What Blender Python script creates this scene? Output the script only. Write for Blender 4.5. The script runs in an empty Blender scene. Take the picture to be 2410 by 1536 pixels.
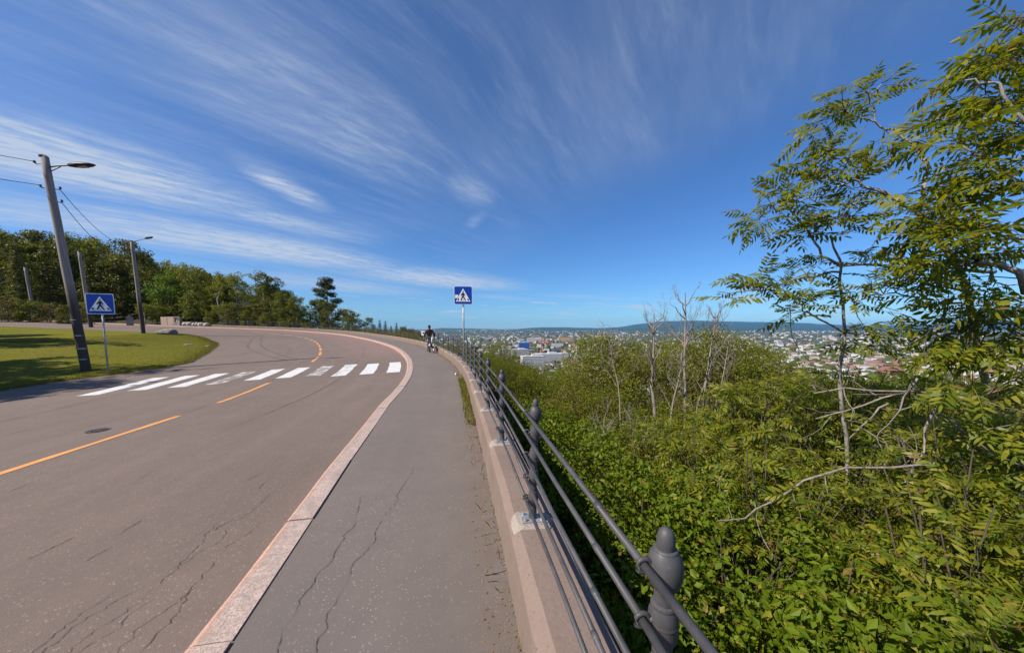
import bpy, math, random
import numpy as np
from mathutils import Vector, Matrix, Euler

# ------------------------------------------------------------------ camera, sky, sun, exposure
SC = bpy.context.scene
COL = SC.collection
cam_d = bpy.data.cameras.new('camera')
cam = bpy.data.objects.new('camera', cam_d)
COL.objects.link(cam)
SC.camera = cam
cam.location = (0, 0, 1.65)
cam.rotation_euler = (math.radians(90 - 4.7), 0, 0)
cam_d.sensor_width = 36.0
cam_d.lens = 36.0 * 780 / 2410
cam_d.shift_y = (836 - 768) / 2410
cam_d.clip_start = 0.05
cam_d.clip_end = 60000

SUN_EL = 43.0
SUN_XY = np.array((0.90, 0.43)); SUN_XY /= np.linalg.norm(SUN_XY)      # the way shadows fall
sun_d = bpy.data.lights.new('sun', 'SUN')
sun = bpy.data.objects.new('sun', sun_d)
COL.objects.link(sun)
sun_d.energy = 4.9
sun_d.angle = math.radians(0.53)
sun_d.color = (1.0, 0.92, 0.80)
ce = math.cos(math.radians(SUN_EL))
sdir = Vector((SUN_XY[0] * ce, SUN_XY[1] * ce, -math.sin(math.radians(SUN_EL))))
sun.rotation_euler = sdir.to_track_quat('-Z', 'Y').to_euler()

SC.view_settings.view_transform = 'Standard'
SC.view_settings.look = 'None'
SC.view_settings.gamma = 1.0
SC.view_settings.exposure = 0.55
SC.render.engine = 'CYCLES'
SC.cycles.max_bounces = 8
SC.cycles.transparent_max_bounces = 8
SC.cycles.volume_bounces = 0
SC.cycles.use_denoising = True


class NB:
    """small helper for node trees"""
    def __init__(self, tree):
        self.t = tree; self.n = tree.nodes; self.l = tree.links
        self.n.clear()
    def add(self, typ, **kw):
        nd = self.n.new(typ)
        for k, v in kw.items():
            setattr(nd, k, v)
        return nd
    def inp(self, sock, v):
        if v is None: return
        if hasattr(v, 'is_output') or isinstance(v, bpy.types.NodeSocket):
            self.l.new(v, sock)
        else:
            if sock.type == 'RGBA' and not isinstance(v, (int, float)) and len(v) == 3: v = (*v, 1)
            sock.default_value = v
    def math(self, op, a, b=None, c=None, clamp=False):
        nd = self.add('ShaderNodeMath', operation=op, use_clamp=clamp)
        self.inp(nd.inputs[0], a); self.inp(nd.inputs[1], b)
        if c is not None: self.inp(nd.inputs[2], c)
        return nd.outputs[0]
    def vmath(self, op, a, b=None):
        nd = self.add('ShaderNodeVectorMath', operation=op)
        self.inp(nd.inputs[0], a); self.inp(nd.inputs[1], b)
        return nd.outputs[0]
    def mapping(self, vec, loc=(0, 0, 0), rot=(0, 0, 0), scale=(1, 1, 1)):
        nd = self.add('ShaderNodeMapping')
        self.inp(nd.inputs['Vector'], vec)
        nd.inputs['Location'].default_value = loc
        nd.inputs['Rotation'].default_value = rot
        nd.inputs['Scale'].default_value = scale
        return nd.outputs[0]
    def noise(self, vec, scale=5.0, detail=4.0, rough=0.55, dist=0.0, out=0):
        nd = self.add('ShaderNodeTexNoise')
        self.inp(nd.inputs['Vector'], vec); self.inp(nd.inputs['Scale'], scale)
        nd.inputs['Detail'].default_value = detail
        nd.inputs['Roughness'].default_value = rough
        nd.inputs['Distortion'].default_value = dist
        return nd.outputs[out]
    def voronoi(self, vec, scale=5.0, feature='F1', out=0, rand=1.0):
        nd = self.add('ShaderNodeTexVoronoi', feature=feature)
        self.inp(nd.inputs['Vector'], vec); nd.inputs['Scale'].default_value = scale
        nd.inputs['Randomness'].default_value = rand
        return nd.outputs[out]
    def ramp(self, fac, stops, interp='LINEAR'):
        nd = self.add('ShaderNodeValToRGB')
        cr = nd.color_ramp; cr.interpolation = interp
        while len(cr.elements) < len(stops): cr.elements.new(0.5)
        for e, (p, c) in zip(cr.elements, stops):
            e.position = p
            e.color = (c, c, c, 1) if isinstance(c, (int, float)) else (*c[:3], 1)
        self.inp(nd.inputs[0], fac)
        return nd.outputs[0]
    def mix(self, fac, a, b, blend='MIX'):
        nd = self.add('ShaderNodeMix', data_type='RGBA', blend_type=blend)
        self.inp(nd.inputs[0], fac); self.inp(nd.inputs[6], a); self.inp(nd.inputs[7], b)
        return nd.outputs[2]
    def rng(self, v, a, b, c=0.0, d=1.0, smooth=False):
        nd = self.add('ShaderNodeMapRange', interpolation_type='SMOOTHSTEP' if smooth else 'LINEAR')
        self.inp(nd.inputs[0], v)
        for i, q in enumerate((a, b, c, d)): self.inp(nd.inputs[i + 1], q)
        return nd.outputs[0]
    def bump(self, h, strength=0.3, dist=0.01, normal=None):
        nd = self.add('ShaderNodeBump')
        nd.inputs['Strength'].default_value = strength; nd.inputs['Distance'].default_value = dist
        self.inp(nd.inputs['Height'], h)
        if normal is not None: self.inp(nd.inputs['Normal'], normal)
        return nd.outputs[0]
    def sep(self, v):
        nd = self.add('ShaderNodeSeparateXYZ'); self.inp(nd.inputs[0], v); return nd.outputs
    def comb(self, x, y, z):
        nd = self.add('ShaderNodeCombineXYZ')
        for i, q in enumerate((x, y, z)): self.inp(nd.inputs[i], q)
        return nd.outputs[0]


# world: Nishita sky with thin cirrus drawn out along the view axis
W = bpy.data.worlds.new('World'); SC.world = W; W.use_nodes = True
W.cycles.sampling_method = 'MANUAL'; W.cycles.sample_map_resolution = 512
b = NB(W.node_tree)
sky = b.add('ShaderNodeTexSky', sky_type='NISHITA')
sky.sun_disc = False
sky.sun_elevation = math.radians(SUN_EL)
sky.sun_rotation = math.atan2(-SUN_XY[0], -SUN_XY[1])
sky.altitude = 100; sky.air_density = 1.0; sky.dust_density = 0.1; sky.ozone_density = 3.0
tc = b.add('ShaderNodeTexCoord')
D = b.vmath('NORMALIZE', tc.outputs['Generated'])
dx, dy, dz = b.sep(D)
zc = b.math('MAXIMUM', dz, 0.012)
pxs = b.math('DIVIDE', dx, b.math('ADD', zc, 0.06)); pys = b.math('DIVIDE', dy, b.math('ADD', zc, 0.06))
PL = b.comb(pxs, pys, 0.0)
# slow warp so that the streaks bend and fan out
wrp = b.noise(PL, 0.45, 1, 0.5, out=1)
wv = b.vmath('MULTIPLY', b.vmath('SUBTRACT', wrp, (0.5, 0.5, 0.5)), (0.40, 0.40, 0.0))
PW = b.vmath('ADD', PL, wv)
wrp2 = b.noise(PL, 2.6, 1, 0.5, out=1)
PW2 = b.vmath('ADD', PW, b.vmath('MULTIPLY', b.vmath('SUBTRACT', wrp2, (0.5, 0.5, 0.5)), (0.06, 0.06, 0.0)))
st = b.noise(b.mapping(b.mapping(PW2, rot=(0, 0, math.radians(27))), scale=(2.2, 0.34, 1)), 1.7, 6, 0.66, 0.0)
st2 = b.noise(b.mapping(b.mapping(PW2, (3.1, 1.7, 0), (0, 0, math.radians(36))), scale=(5.0, 0.75, 1)), 2.2, 5, 0.66, 0.0)
big = b.noise(b.mapping(PL, (5.2, 2.3, 0)), 0.55, 1, 0.5)
def blob(cx, cy, rx, ry, ang):
    m = b.mapping(b.mapping(b.vmath('SUBTRACT', PW2, (cx, cy, 0)), rot=(0, 0, math.radians(ang))), scale=(1 / rx, 1 / ry, 1))
    ln = b.add('ShaderNodeVectorMath', operation='LENGTH'); b.inp(ln.inputs[0], m)
    return b.rng(ln.outputs['Value'], 1.0, 0.0, 0.0, 1.0, True)
fib = b.noise(b.mapping(b.mapping(PW2, rot=(0, 0, math.radians(48))), scale=(9.0, 3.4, 1)), 2.0, 3, 0.65)
veil = b.math('MULTIPLY', b.rng(st, 0.25, 0.75, 0.30, 1, True), b.rng(big, 0.30, 0.62, 0.45, 1.0, True))
veil = b.math('ADD', b.math('MULTIPLY', veil, 0.215), b.math('MULTIPLY', b.math('MULTIPLY', b.rng(st2, 0.42, 0.80, 0, 1, True), b.rng(fib, 0.3, 0.65, 0.5, 1.2)), 0.14))
# the veil ends along a line that slants down over the valley
edge = b.math('ADD', b.math('ADD', pxs, b.math('MULTIPLY', pys, 0.43)), b.math('MULTIPLY', b.math('SUBTRACT', st, 0.5), 0.5))
veil = b.math('MULTIPLY', veil, b.rng(edge, 1.15, 1.95, 1.0, 0.10, True))
low = b.math('SUBTRACT', pys, b.math('MULTIPLY', b.math('MINIMUM', pxs, 0.0), -0.9))
veil = b.math('MULTIPLY', veil, b.rng(b.math('ADD', low, b.math('MULTIPLY', st2, 0.5)), 1.9, 2.7, 1.0, 0.45, True))
tex = b.math('MULTIPLY', b.rng(st2, 0.28, 0.60, 0.42, 1.0), b.rng(fib, 0.30, 0.64, 0.45, 1.1))
bl = None
for a in [(-1.34, 2.03, .16, .44, 6, 1.0), (-2.2, 1.70, .65, 1.1, 33, 1.2), (-2.4, 3.2, .75, 2.2, 38, 1.1), (-1.0, 4.85, .85, 1.9, 57, 1.15),
          (-3.3, 2.3, .5, 1.1, 36, .7), (-.27, 2.13, .20, .30, 10, .40), (-.30, 2.62, .10, .30, -22, .28), (-2.6, 5.2, .9, 2.0, 45, .65), (-.3, 6.6, .5, 1.1, 60, .35), (1.3, 6.5, .35, 1.2, 75, .3), (-.85, 1.45, .45, .9, 27, .30), (-1.75, 2.55, .35, 1.0, 40, .55)]:
    q = b.math('MULTIPLY', blob(*a[:5]), a[5])
    bl = q if bl is None else b.math('MAXIMUM', bl, q)
cir = b.math('ADD', veil, b.math('MULTIPLY', bl, tex))
# small fair-weather cumulus low over the far hills
az = b.math('ARCTAN2', dx, dy)
cu = b.noise(b.comb(b.math('MULTIPLY', az, 9.0), b.math('MULTIPLY', dz, 75.0), 0.0), 1.0, 3, 0.55)
cum = b.math('MULTIPLY', b.rng(cu, 0.53, 0.68, 0, 0.75, True), b.math('MULTIPLY', b.rng(dz, 0.012, 0.03, 0, 1, True), b.rng(dz, 0.11, 0.06, 0, 1, True)))
cir = b.math('MAXIMUM', cir, cum)
cir = b.math('MULTIPLY', cir, b.rng(dz, 0.0, 0.05, 0.25, 1.0))
cir = b.math('MINIMUM', cir, 0.9)
bg1 = b.add('ShaderNodeBackground'); b.inp(bg1.inputs[0], b.mix(1.0, sky.outputs[0], (0.355, 0.600, 0.900), 'MULTIPLY')); bg1.inputs[1].default_value = 0.10
bg2 = b.add('ShaderNodeBackground'); b.inp(bg2.inputs[0], (0.69, 0.80, 0.97)); bg2.inputs[1].default_value = 0.54
mx = b.add('ShaderNodeMixShader'); b.inp(mx.inputs[0], cir); b.l.new(bg1.outputs[0], mx.inputs[1]); b.l.new(bg2.outputs[0], mx.inputs[2])
wo = b.add('ShaderNodeOutputWorld'); b.l.new(mx.outputs[0], wo.inputs[0])

# ------------------------------------------------------------------ object helpers
R = random.Random(7)
RN = np.random.default_rng(7)


def mesh(name, V, Fs, mat=None, smooth=False, uv=None):
    """Fs: list of (k-column int arrays) or list of tuples"""
    me = bpy.data.meshes.new(name)
    V = np.asarray(V, np.float32).reshape(-1, 3)
    if isinstance(Fs, np.ndarray): Fs = [Fs]
    if len(Fs) and isinstance(Fs[0], np.ndarray):
        arrs = [np.asarray(f, np.int32) for f in Fs if len(f)]
    else:
        by = {}
        for f in Fs: by.setdefault(len(f), []).append(f)
        arrs = [np.asarray(v, np.int32) for v in by.values()]
    nl = sum(a.size for a in arrs); npoly = sum(len(a) for a in arrs)
    me.vertices.add(len(V)); me.vertices.foreach_set('co', V.ravel())
    me.loops.add(nl); me.polygons.add(npoly)
    lv = np.concatenate([a.ravel() for a in arrs])
    tot = np.concatenate([np.full(len(a), a.shape[1], np.int32) for a in arrs])
    start = np.concatenate(([0], np.cumsum(tot)[:-1])).astype(np.int32)
    me.loops.foreach_set('vertex_index', lv)
    me.polygons.foreach_set('loop_start', start)
    try: me.polygons.foreach_set('loop_total', tot)
    except Exception: pass
    if uv is not None:
        ul = me.uv_layers.new(name='UVMap')
        ul.data.foreach_set('uv', np.asarray(uv, np.float32)[lv].ravel())
    me.polygons.foreach_set('use_smooth', np.full(npoly, bool(smooth)))
    me.update(calc_edges=True); me.validate()
    if mat is not None: me.materials.append(mat)
    return me


def ob(name, me, parent=None, loc=None, rot=None, scale=None):
    o = bpy.data.objects.new(name, me); COL.objects.link(o)
    if parent is not None: o.parent = parent
    if loc is not None: o.location = loc
    if rot is not None: o.rotation_euler = rot
    if scale is not None: o.scale = scale
    return o


def tag(o, label=None, cat=None, group=None, kind=None):
    if label: o['label'] = label
    if cat: o['category'] = cat
    if group: o['group'] = group
    if kind: o['kind'] = kind
    return o


def thing(name, label, cat, loc=(0, 0, 0), rot=None, group=None):
    o = ob(name, None, None, loc, rot)
    o.empty_display_size = 0.2
    return tag(o, label, cat, group)


def copy_tree(o, parent=None):
    c = o.copy(); COL.objects.link(c); c.parent = parent
    for ch in [k for k in o.children]:
        copy_tree(ch, c)
    return c


class MB:
    """collects shapes into one mesh"""
    def __init__(self): self.V = []; self.F = []; self.n = 0
    def add(self, V, F):
        self.V.append(np.asarray(V, float).reshape(-1, 3))
        self.F += [tuple(int(i) + self.n for i in f) for f in F]; self.n += len(self.V[-1]); return self
    def box(self, c, s, rotz=0.0, M=None):
        x, y, z = [q / 2 for q in s]
        v = np.array([(-x, -y, -z), (x, -y, -z), (x, y, -z), (-x, y, -z), (-x, -y, z), (x, -y, z), (x, y, z), (-x, y, z)])
        if rotz:
            ca, sa = math.cos(rotz), math.sin(rotz)
            v = np.stack([v[:, 0] * ca - v[:, 1] * sa, v[:, 0] * sa + v[:, 1] * ca, v[:, 2]], 1)
        if M is not None: v = v @ np.array(M.to_3x3()).T
        return self.add(v + np.array(c), [(0, 3, 2, 1), (4, 5, 6, 7), (0, 1, 5, 4), (1, 2, 6, 5), (2, 3, 7, 6), (3, 0, 4, 7)])
    def tube(self, pts, rad, n=6, cap=True):
        v, f = tube(pts, rad, n, cap); return self.add(v, f)
    def lathe(self, prof, n=12, c=(0, 0, 0)):
        a = np.linspace(0, 2 * math.pi, n, endpoint=False); V = []; Fc = []
        for r, z in prof: V += [(c[0] + r * math.cos(t), c[1] + r * math.sin(t), c[2] + z) for t in a]
        for i in range(len(prof) - 1):
            for j in range(n):
                k = (j + 1) % n; Fc.append((i * n + j, i * n + k, (i + 1) * n + k, (i + 1) * n + j))
        Fc.append(tuple(range(n))[::-1]); Fc.append(tuple((len(prof) - 1) * n + j for j in range(n)))
        return self.add(V, Fc)
    def mesh(self, name, mat, smooth=False):
        return mesh(name, np.concatenate(self.V), self.F, mat, smooth)
    def build(self, name, mat, parent=None, smooth=False, **kw):
        return ob(name, self.mesh(name, mat, smooth), parent, **kw)


def tube(pts, rad, n=6, cap=True):
    P = np.asarray(pts, float); m = len(P)
    r = np.full(m, rad, float) if np.isscalar(rad) else np.asarray(rad, float)
    T = np.gradient(P, axis=0) if m > 2 else np.repeat([P[-1] - P[0]], m, 0)
    T /= np.maximum(np.linalg.norm(T, axis=1, keepdims=True), 1e-9)
    ref = np.array((0, 0, 1.0)) if abs(T[:, 2]).mean() < 0.9 else np.array((1.0, 0, 0))
    A = np.cross(T, ref); A /= np.maximum(np.linalg.norm(A, axis=1, keepdims=True), 1e-9)
    B = np.cross(T, A)
    a = np.linspace(0, 2 * math.pi, n, endpoint=False)
    V = (P[:, None, :] + r[:, None, None] * (np.cos(a)[None, :, None] * A[:, None, :] + np.sin(a)[None, :, None] * B[:, None, :])).reshape(-1, 3)
    Fc = []
    for i in range(m - 1):
        for j in range(n):
            k = (j + 1) % n; Fc.append((i * n + j, (i + 1) * n + j, (i + 1) * n + k, i * n + k))
    if cap:
        Fc.append(tuple(range(n))); Fc.append(tuple((m - 1) * n + j for j in range(n))[::-1])
    return V, Fc


# ------------------------------------------------------------------ materials
def new_mat(name):
    m = bpy.data.materials.new(name); m.use_nodes = True
    return m, NB(m.node_tree)


def finish(b, col, rough=0.8, normal=None, spec=0.3, metal=0.0, extra=None):
    p = b.add('ShaderNodeBsdfPrincipled')
    b.inp(p.inputs['Base Color'], col); b.inp(p.inputs['Roughness'], rough)
    p.inputs['Specular IOR Level'].default_value = spec; p.inputs['Metallic'].default_value = metal
    if normal is not None: b.inp(p.inputs['Normal'], normal)
    o = b.add('ShaderNodeOutputMaterial'); b.l.new(p.outputs[0], o.inputs[0])
    return p


def m_plain(name, col, rough=0.7, var=0.15, scale=6.0, bump=0.1, spec=0.3, metal=0.0, bd=0.01):
    m, b = new_mat(name)
    oc = b.add('ShaderNodeTexCoord').outputs['Object']
    n = b.noise(oc, scale, 6, 0.6)
    c = b.mix(b.rng(n, 0.3, 0.7, 0, 1), tuple(q * (1 - var) for q in col), tuple(min(1, q * (1 + var)) for q in col))
    finish(b, c, rough, b.bump(b.noise(oc, scale * 6, 4, 0.6), bump, bd), spec, metal)
    return m


def asphalt_nodes(b, base, dark, light, uv, oc, agg=220.0, streak=0.5):
    """returns colour, height"""
    big = b.noise(oc, 0.35, 4, 0.55)
    strk = b.noise(b.mapping(uv, scale=(0.10, 1.6, 1)), 1.0, 5, 0.6)
    med = b.noise(oc, 6.0, 5, 0.65)
    c = b.mix(b.rng(big, 0.3, 0.7, 0, 1), dark, base)
    c = b.mix(b.math('MULTIPLY', b.rng(strk, 0.35, 0.7, 0, 1, True), streak), c, light)
    c = b.mix(b.rng(med, 0.35, 0.65, 0, 0.45), c, dark)
    blot = b.noise(oc, 1.1, 6, 0.7)
    c = b.mix(b.rng(blot, 0.45, 0.72, 0, 0.40, True), c, light)
    fine = b.noise(oc, agg, 3, 0.7)
    c = b.mix(b.rng(fine, 0.35, 0.65, 0.0, 0.75), c, b.mix(0.45, dark, (0.02, 0.02, 0.02)))
    vo = b.add('ShaderNodeTexVoronoi'); b.inp(vo.inputs['Vector'], oc); vo.inputs['Scale'].default_value = agg * 0.33
    cell = b.sep(vo.outputs['Color'])[0]
    chip = b.math('MULTIPLY', b.rng(vo.outputs['Distance'], 0.42, 0.30, 0, 1), b.rng(cell, 0.87, 0.90, 0, 1))
    return c, fine, chip


def m_road():
    m, b = new_mat('road_asphalt')
    t = b.add('ShaderNodeTexCoord'); oc = t.outputs['Object']; uv = t.outputs['UV']
    c, fine, chip = asphalt_nodes(b, (0.203, 0.152, 0.125), (0.153, 0.116, 0.098), (0.252, 0.184, 0.150), uv, oc, 180, 0.55)
    c = b.mix(b.math('MULTIPLY', chip, 0.45), c, (0.40, 0.32, 0.27))
    u, v, _ = b.sep(uv)
    # the worn wheel tracks are greyer, the strip along the kerb redder
    tr = b.noise(b.mapping(uv, scale=(0.05, 0.9, 1)), 1.0, 3, 0.5)
    c = b.mix(b.rng(tr, 0.45, 0.7, 0, 0.45, True), c, (0.148, 0.115, 0.100))
    red = b.math('MULTIPLY', b.rng(u, 17, 24, 0, 1, True), b.rng(v, 6.6, 2.2, 0, 1, True))
    c = b.mix(b.math('MULTIPLY', red, 0.55), c, (0.25, 0.150, 0.130))
    tarn = b.noise(b.mapping(uv, (7, 3, 0), scale=(0.25, 2.2, 1)), 1.0, 4, 0.6)
    c = b.mix(b.rng(tarn, 0.66, 0.76, 0, 0.30), c, (0.10, 0.085, 0.08))
    finish(b, c, 0.88, b.bump(fine, 0.5, 0.006), 0.25)
    return m


def m_walk():
    m, b = new_mat('footway_asphalt')
    t = b.add('ShaderNodeTexCoord'); oc = t.outputs['Object']; uv = t.outputs['UV']
    c, fine, chip = asphalt_nodes(b, (0.210, 0.172, 0.152), (0.158, 0.132, 0.118), (0.240, 0.198, 0.175), uv, oc, 230, 0.4)
    sp = b.noise(oc, 1.3, 3, 0.6)
    c = b.mix(b.math('MULTIPLY', chip, b.rng(sp, 0.35, 0.65, 0.05, 0.55)), c, (0.46, 0.40, 0.36))
    u, v, _ = b.sep(uv)
    dirt = b.math('MULTIPLY', b.rng(v, 0.75, 0.12, 0, 1, True), b.rng(b.noise(oc, 4.0, 5, 0.6), 0.35, 0.65, 0, 1))
    c = b.mix(b.math('MULTIPLY', dirt, 0.5), c, (0.13, 0.095, 0.07))
    finish(b, c, 0.9, b.bump(fine, 0.55, 0.006), 0.25)
    return m


def m_granite():
    m, b = new_mat('pink_granite')
    t = b.add('ShaderNodeTexCoord'); oc = t.outputs['Object']; uv = t.outputs['UV']
    g1 = b.noise(oc, 60, 4, 0.7); g2 = b.voronoi(oc, 140, out=1)
    c = b.mix(b.rng(g1, 0.35, 0.65), (0.39, 0.285, 0.24), (0.55, 0.43, 0.37))
    c = b.mix(b.math('MULTIPLY', b.rng(b.sep(g2)[0], 0.70, 0.78), 0.55), c, (0.13, 0.105, 0.10))
    c = b.mix(b.rng(b.noise(oc, 9, 5, 0.7), 0.42, 0.68, 0, 0.75), c, (0.23, 0.18, 0.155))
    c = b.mix(b.rng(b.noise(oc, 2.2, 5, 0.7), 0.5, 0.7, 0, 0.5), c, (0.27, 0.215, 0.19))
    v = b.sep(uv)[1]
    rust = b.math('MULTIPLY', b.rng(v, 0.13, 0.20, 0, 1, True), b.rng(b.noise(oc, 3.5, 4, 0.6), 0.25, 0.6, 0.15, 1))
    c = b.mix(b.math('MULTIPLY', rust, 0.6), c, (0.47, 0.215, 0.125))
    info = b.add('ShaderNodeObjectInfo')
    c = b.mix(b.rng(info.outputs['Random'], 0, 1, 0, 0.28), c, (0.34, 0.27, 0.245))
    finish(b, c, 0.82, b.bump(b.mix(0.5, g1, b.noise(oc, 14, 5, 0.65)), 0.6, 0.012), 0.3)
    return m


def m_concrete(name, base, dark, bumps=0.5):
    m, b = new_mat(name)
    oc = b.add('ShaderNodeTexCoord').outputs['Object']
    n1 = b.noise(oc, 1.6, 6, 0.65); n2 = b.noise(oc, 40, 4, 0.7)
    c = b.mix(b.rng(n1, 0.35, 0.7), base, dark)
    c = b.mix(b.rng(n2, 0.35, 0.65, 0, 0.3), c, tuple(q * 0.6 for q in base))
    vo = b.voronoi(oc, 34); pit = b.rng(vo, 0.20, 0.10, 0, 1)
    sel = b.rng(b.noise(oc, 11, 2), 0.50, 0.58, 0, 1)
    pit = b.math('MULTIPLY', pit, sel)
    c = b.mix(b.math('MULTIPLY', pit, 0.75), c, (0.09, 0.07, 0.06))
    st = b.noise(b.mapping(oc, scale=(5, 5, 0.6)), 2.0, 5, 0.6)
    c = b.mix(b.rng(st, 0.58, 0.75, 0, 0.45), c, (0.13, 0.105, 0.085))
    mo = b.noise(oc, 3.2, 6, 0.7)
    c = b.mix(b.rng(mo, 0.63, 0.75, 0, 0.5), c, (0.16, 0.125, 0.08))
    h = b.math('SUBTRACT', b.math('MULTIPLY', n2, 0.6), pit)
    finish(b, c, 0.9, b.bump(h, bumps, 0.012), 0.2)
    return m


def m_paint(name, col, wear, under=(0.19, 0.162, 0.148)):
    m, b = new_mat(name)
    t = b.add('ShaderNodeTexCoord'); oc = t.outputs['Object']
    n1 = b.noise(oc, 2.6, 6, 0.7); n2 = b.noise(oc, 90, 3, 0.7)
    w = b.math('ADD', b.math('MULTIPLY', n1, 0.7), b.math('MULTIPLY', n2, 0.3))
    k = b.rng(w, 0.62 - wear, 0.70 - wear, 0, 1)
    c = b.mix(b.rng(b.noise(oc, 5, 6, 0.7), 0.35, 0.68, 0, 0.7), col, tuple(q * 0.72 for q in col))
    c = b.mix(k, c, under)
    finish(b, c, 0.75, b.bump(n2, 0.35, 0.004), 0.3)
    return m


def m_leaf(name, cols, trans=0.45, rough=0.5, spec=0.28, yellow=None):
    """cols: list of colours a leaf may take; picked per leaf"""
    m, b = new_mat(name)
    ge = b.add('ShaderNodeNewGeometry'); info = b.add('ShaderNodeObjectInfo')
    r = b.math('FRACT', b.math('ADD', ge.outputs['Random Per Island'], info.outputs['Random']))
    st = [(i / (len(cols) - 1), c) for i, c in enumerate(cols)]
    c = b.ramp(r, st)
    oc = b.add('ShaderNodeTexCoord').outputs['Object']
    c = b.mix(b.rng(b.noise(oc, 1.1, 3, 0.5), 0.3, 0.7, 0.0, 0.55), c, cols[-1])
    c = b.mix(b.rng(info.outputs['Random'], 0, 1, 0, 0.25), c, cols[0])
    odd = b.math('FRACT', b.math('MULTIPLY', r, 17.3))
    c = b.mix(b.rng(odd, 0.955, 0.965), c, (0.20, 0.125, 0.03))
    c = b.mix(b.rng(odd, 0.05, 0.04), c, (0.27, 0.24, 0.03))
    p = b.add('ShaderNodeBsdfPrincipled'); b.inp(p.inputs['Base Color'], c)
    p.inputs['Roughness'].default_value = rough; p.inputs['Specular IOR Level'].default_value = spec
    tr = b.add('ShaderNodeBsdfTranslucent')
    b.inp(tr.inputs[0], b.mix(1.0, c, (1.35, 1.25, 0.35), 'MULTIPLY'))
    ms = b.add('ShaderNodeMixShader'); ms.inputs[0].default_value = trans
    b.l.new(p.outputs[0], ms.inputs[1]); b.l.new(tr.outputs[0], ms.inputs[2])
    o = b.add('ShaderNodeOutputMaterial'); b.l.new(ms.outputs[0], o.inputs[0])
    return m


def m_bark(name, c1, c2, scale=(14, 14, 2.5), bump=0.6):
    m, b = new_mat(name)
    oc = b.add('ShaderNodeTexCoord').outputs['Object']
    n = b.noise(b.mapping(oc, scale=scale), 1.0, 6, 0.7, 0.4)
    c = b.mix(b.rng(n, 0.35, 0.68), c1, c2)
    finish(b, c, 0.9, b.bump(n, bump, 0.02), 0.15)
    return m


def m_pole():
    m, b = new_mat('weathered_pole_wood')
    oc = b.add('ShaderNodeTexCoord').outputs['Object']
    n = b.noise(b.mapping(oc, scale=(22, 22, 0.7)), 1.0, 6, 0.7, 0.2)
    c = b.mix(b.rng(n, 0.35, 0.7), (0.20, 0.165, 0.15), (0.37, 0.31, 0.285))
    z = b.sep(oc)[2]
    tarn = b.math('ADD', z, b.math('MULTIPLY', b.noise(b.mapping(oc, scale=(6, 6, 0.5)), 1.0, 3, 0.5), 1.6))
    c = b.mix(b.rng(tarn, 4.7, 3.2, 0, 0.9, True), c, (0.055, 0.038, 0.030))
    finish(b, c, 0.88, b.bump(n, 0.5, 0.01), 0.2)
    return m


def m_lawn():
    m, b = new_mat('lawn_grass')
    oc = b.add('ShaderNodeTexCoord').outputs['Object']
    n1 = b.noise(oc, 0.22, 5, 0.6); n2 = b.noise(oc, 5.0, 6, 0.75); n3 = b.noise(oc, 45, 4, 0.8)
    c = b.mix(b.rng(n1, 0.3, 0.7), (0.105, 0.112, 0.007), (0.165, 0.150, 0.009))
    c = b.mix(b.rng(n2, 0.35, 0.7, 0, 0.7), c, (0.070, 0.080, 0.006))
    c = b.mix(b.rng(n3, 0.4, 0.7, 0, 0.6), c, (0.21, 0.185, 0.012))
    dry = b.noise(oc, 0.55, 6, 0.7)
    c = b.mix(b.rng(dry, 0.54, 0.68, 0, 0.75), c, (0.165, 0.120, 0.035))
    finish(b, c, 0.95, b.bump(b.mix(0.5, n3, n2), 0.9, 0.05), 0.1)
    return m


def m_ground():
    m, b = new_mat('hillside_soil')
    t = b.add('ShaderNodeTexCoord'); oc = t.outputs['Object']
    x, y, z = b.sep(oc)
    n = b.noise(oc, 0.5, 6, 0.65)
    near = b.mix(b.rng(n, 0.35, 0.7), (0.030, 0.032, 0.014), (0.070, 0.055, 0.030))
    v1 = b.noise(oc, 0.012, 8, 0.7); v2 = b.noise(oc, 0.0022, 6, 0.65)
    far = b.mix(b.rng(v1, 0.42, 0.6), (0.040, 0.060, 0.024), (0.14, 0.125, 0.105))
    far = b.mix(b.rng(v2, 0.45, 0.6, 0, 0.7), far, (0.045, 0.068, 0.028))
    rr = b.math('SQRT', b.math('ADD', b.math('MULTIPLY', x, x), b.math('MULTIPLY', y, y)))
    c = b.mix(b.rng(rr, 250, 420), near, far)
    finish(b, c, 0.95, b.bump(n, 0.5, 0.05), 0.1)
    return m


def m_iron():
    m, b = new_mat('painted_iron')
    oc = b.add('ShaderNodeTexCoord').outputs['Object']
    n1 = b.noise(oc, 11, 5, 0.65); n2 = b.noise(oc, 70, 4, 0.7)
    c = b.mix(b.rng(n1, 0.3, 0.7), (0.046, 0.044, 0.048), (0.078, 0.074, 0.076))
    c = b.mix(b.rng(n2, 0.62, 0.72, 0, 0.5), c, (0.16, 0.15, 0.145))
    ru = b.math('MULTIPLY', b.rng(b.noise(oc, 19, 5, 0.7), 0.62, 0.70, 0, 1), b.rng(n1, 0.45, 0.6, 0, 1))
    c = b.mix(b.math('MULTIPLY', ru, 0.8), c, (0.115, 0.052, 0.028))
    finish(b, c, b.rng(n1, 0.3, 0.7, 0.42, 0.62), b.bump(b.mix(0.4, n2, n1), 0.25, 0.003), 0.4)
    return m


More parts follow.
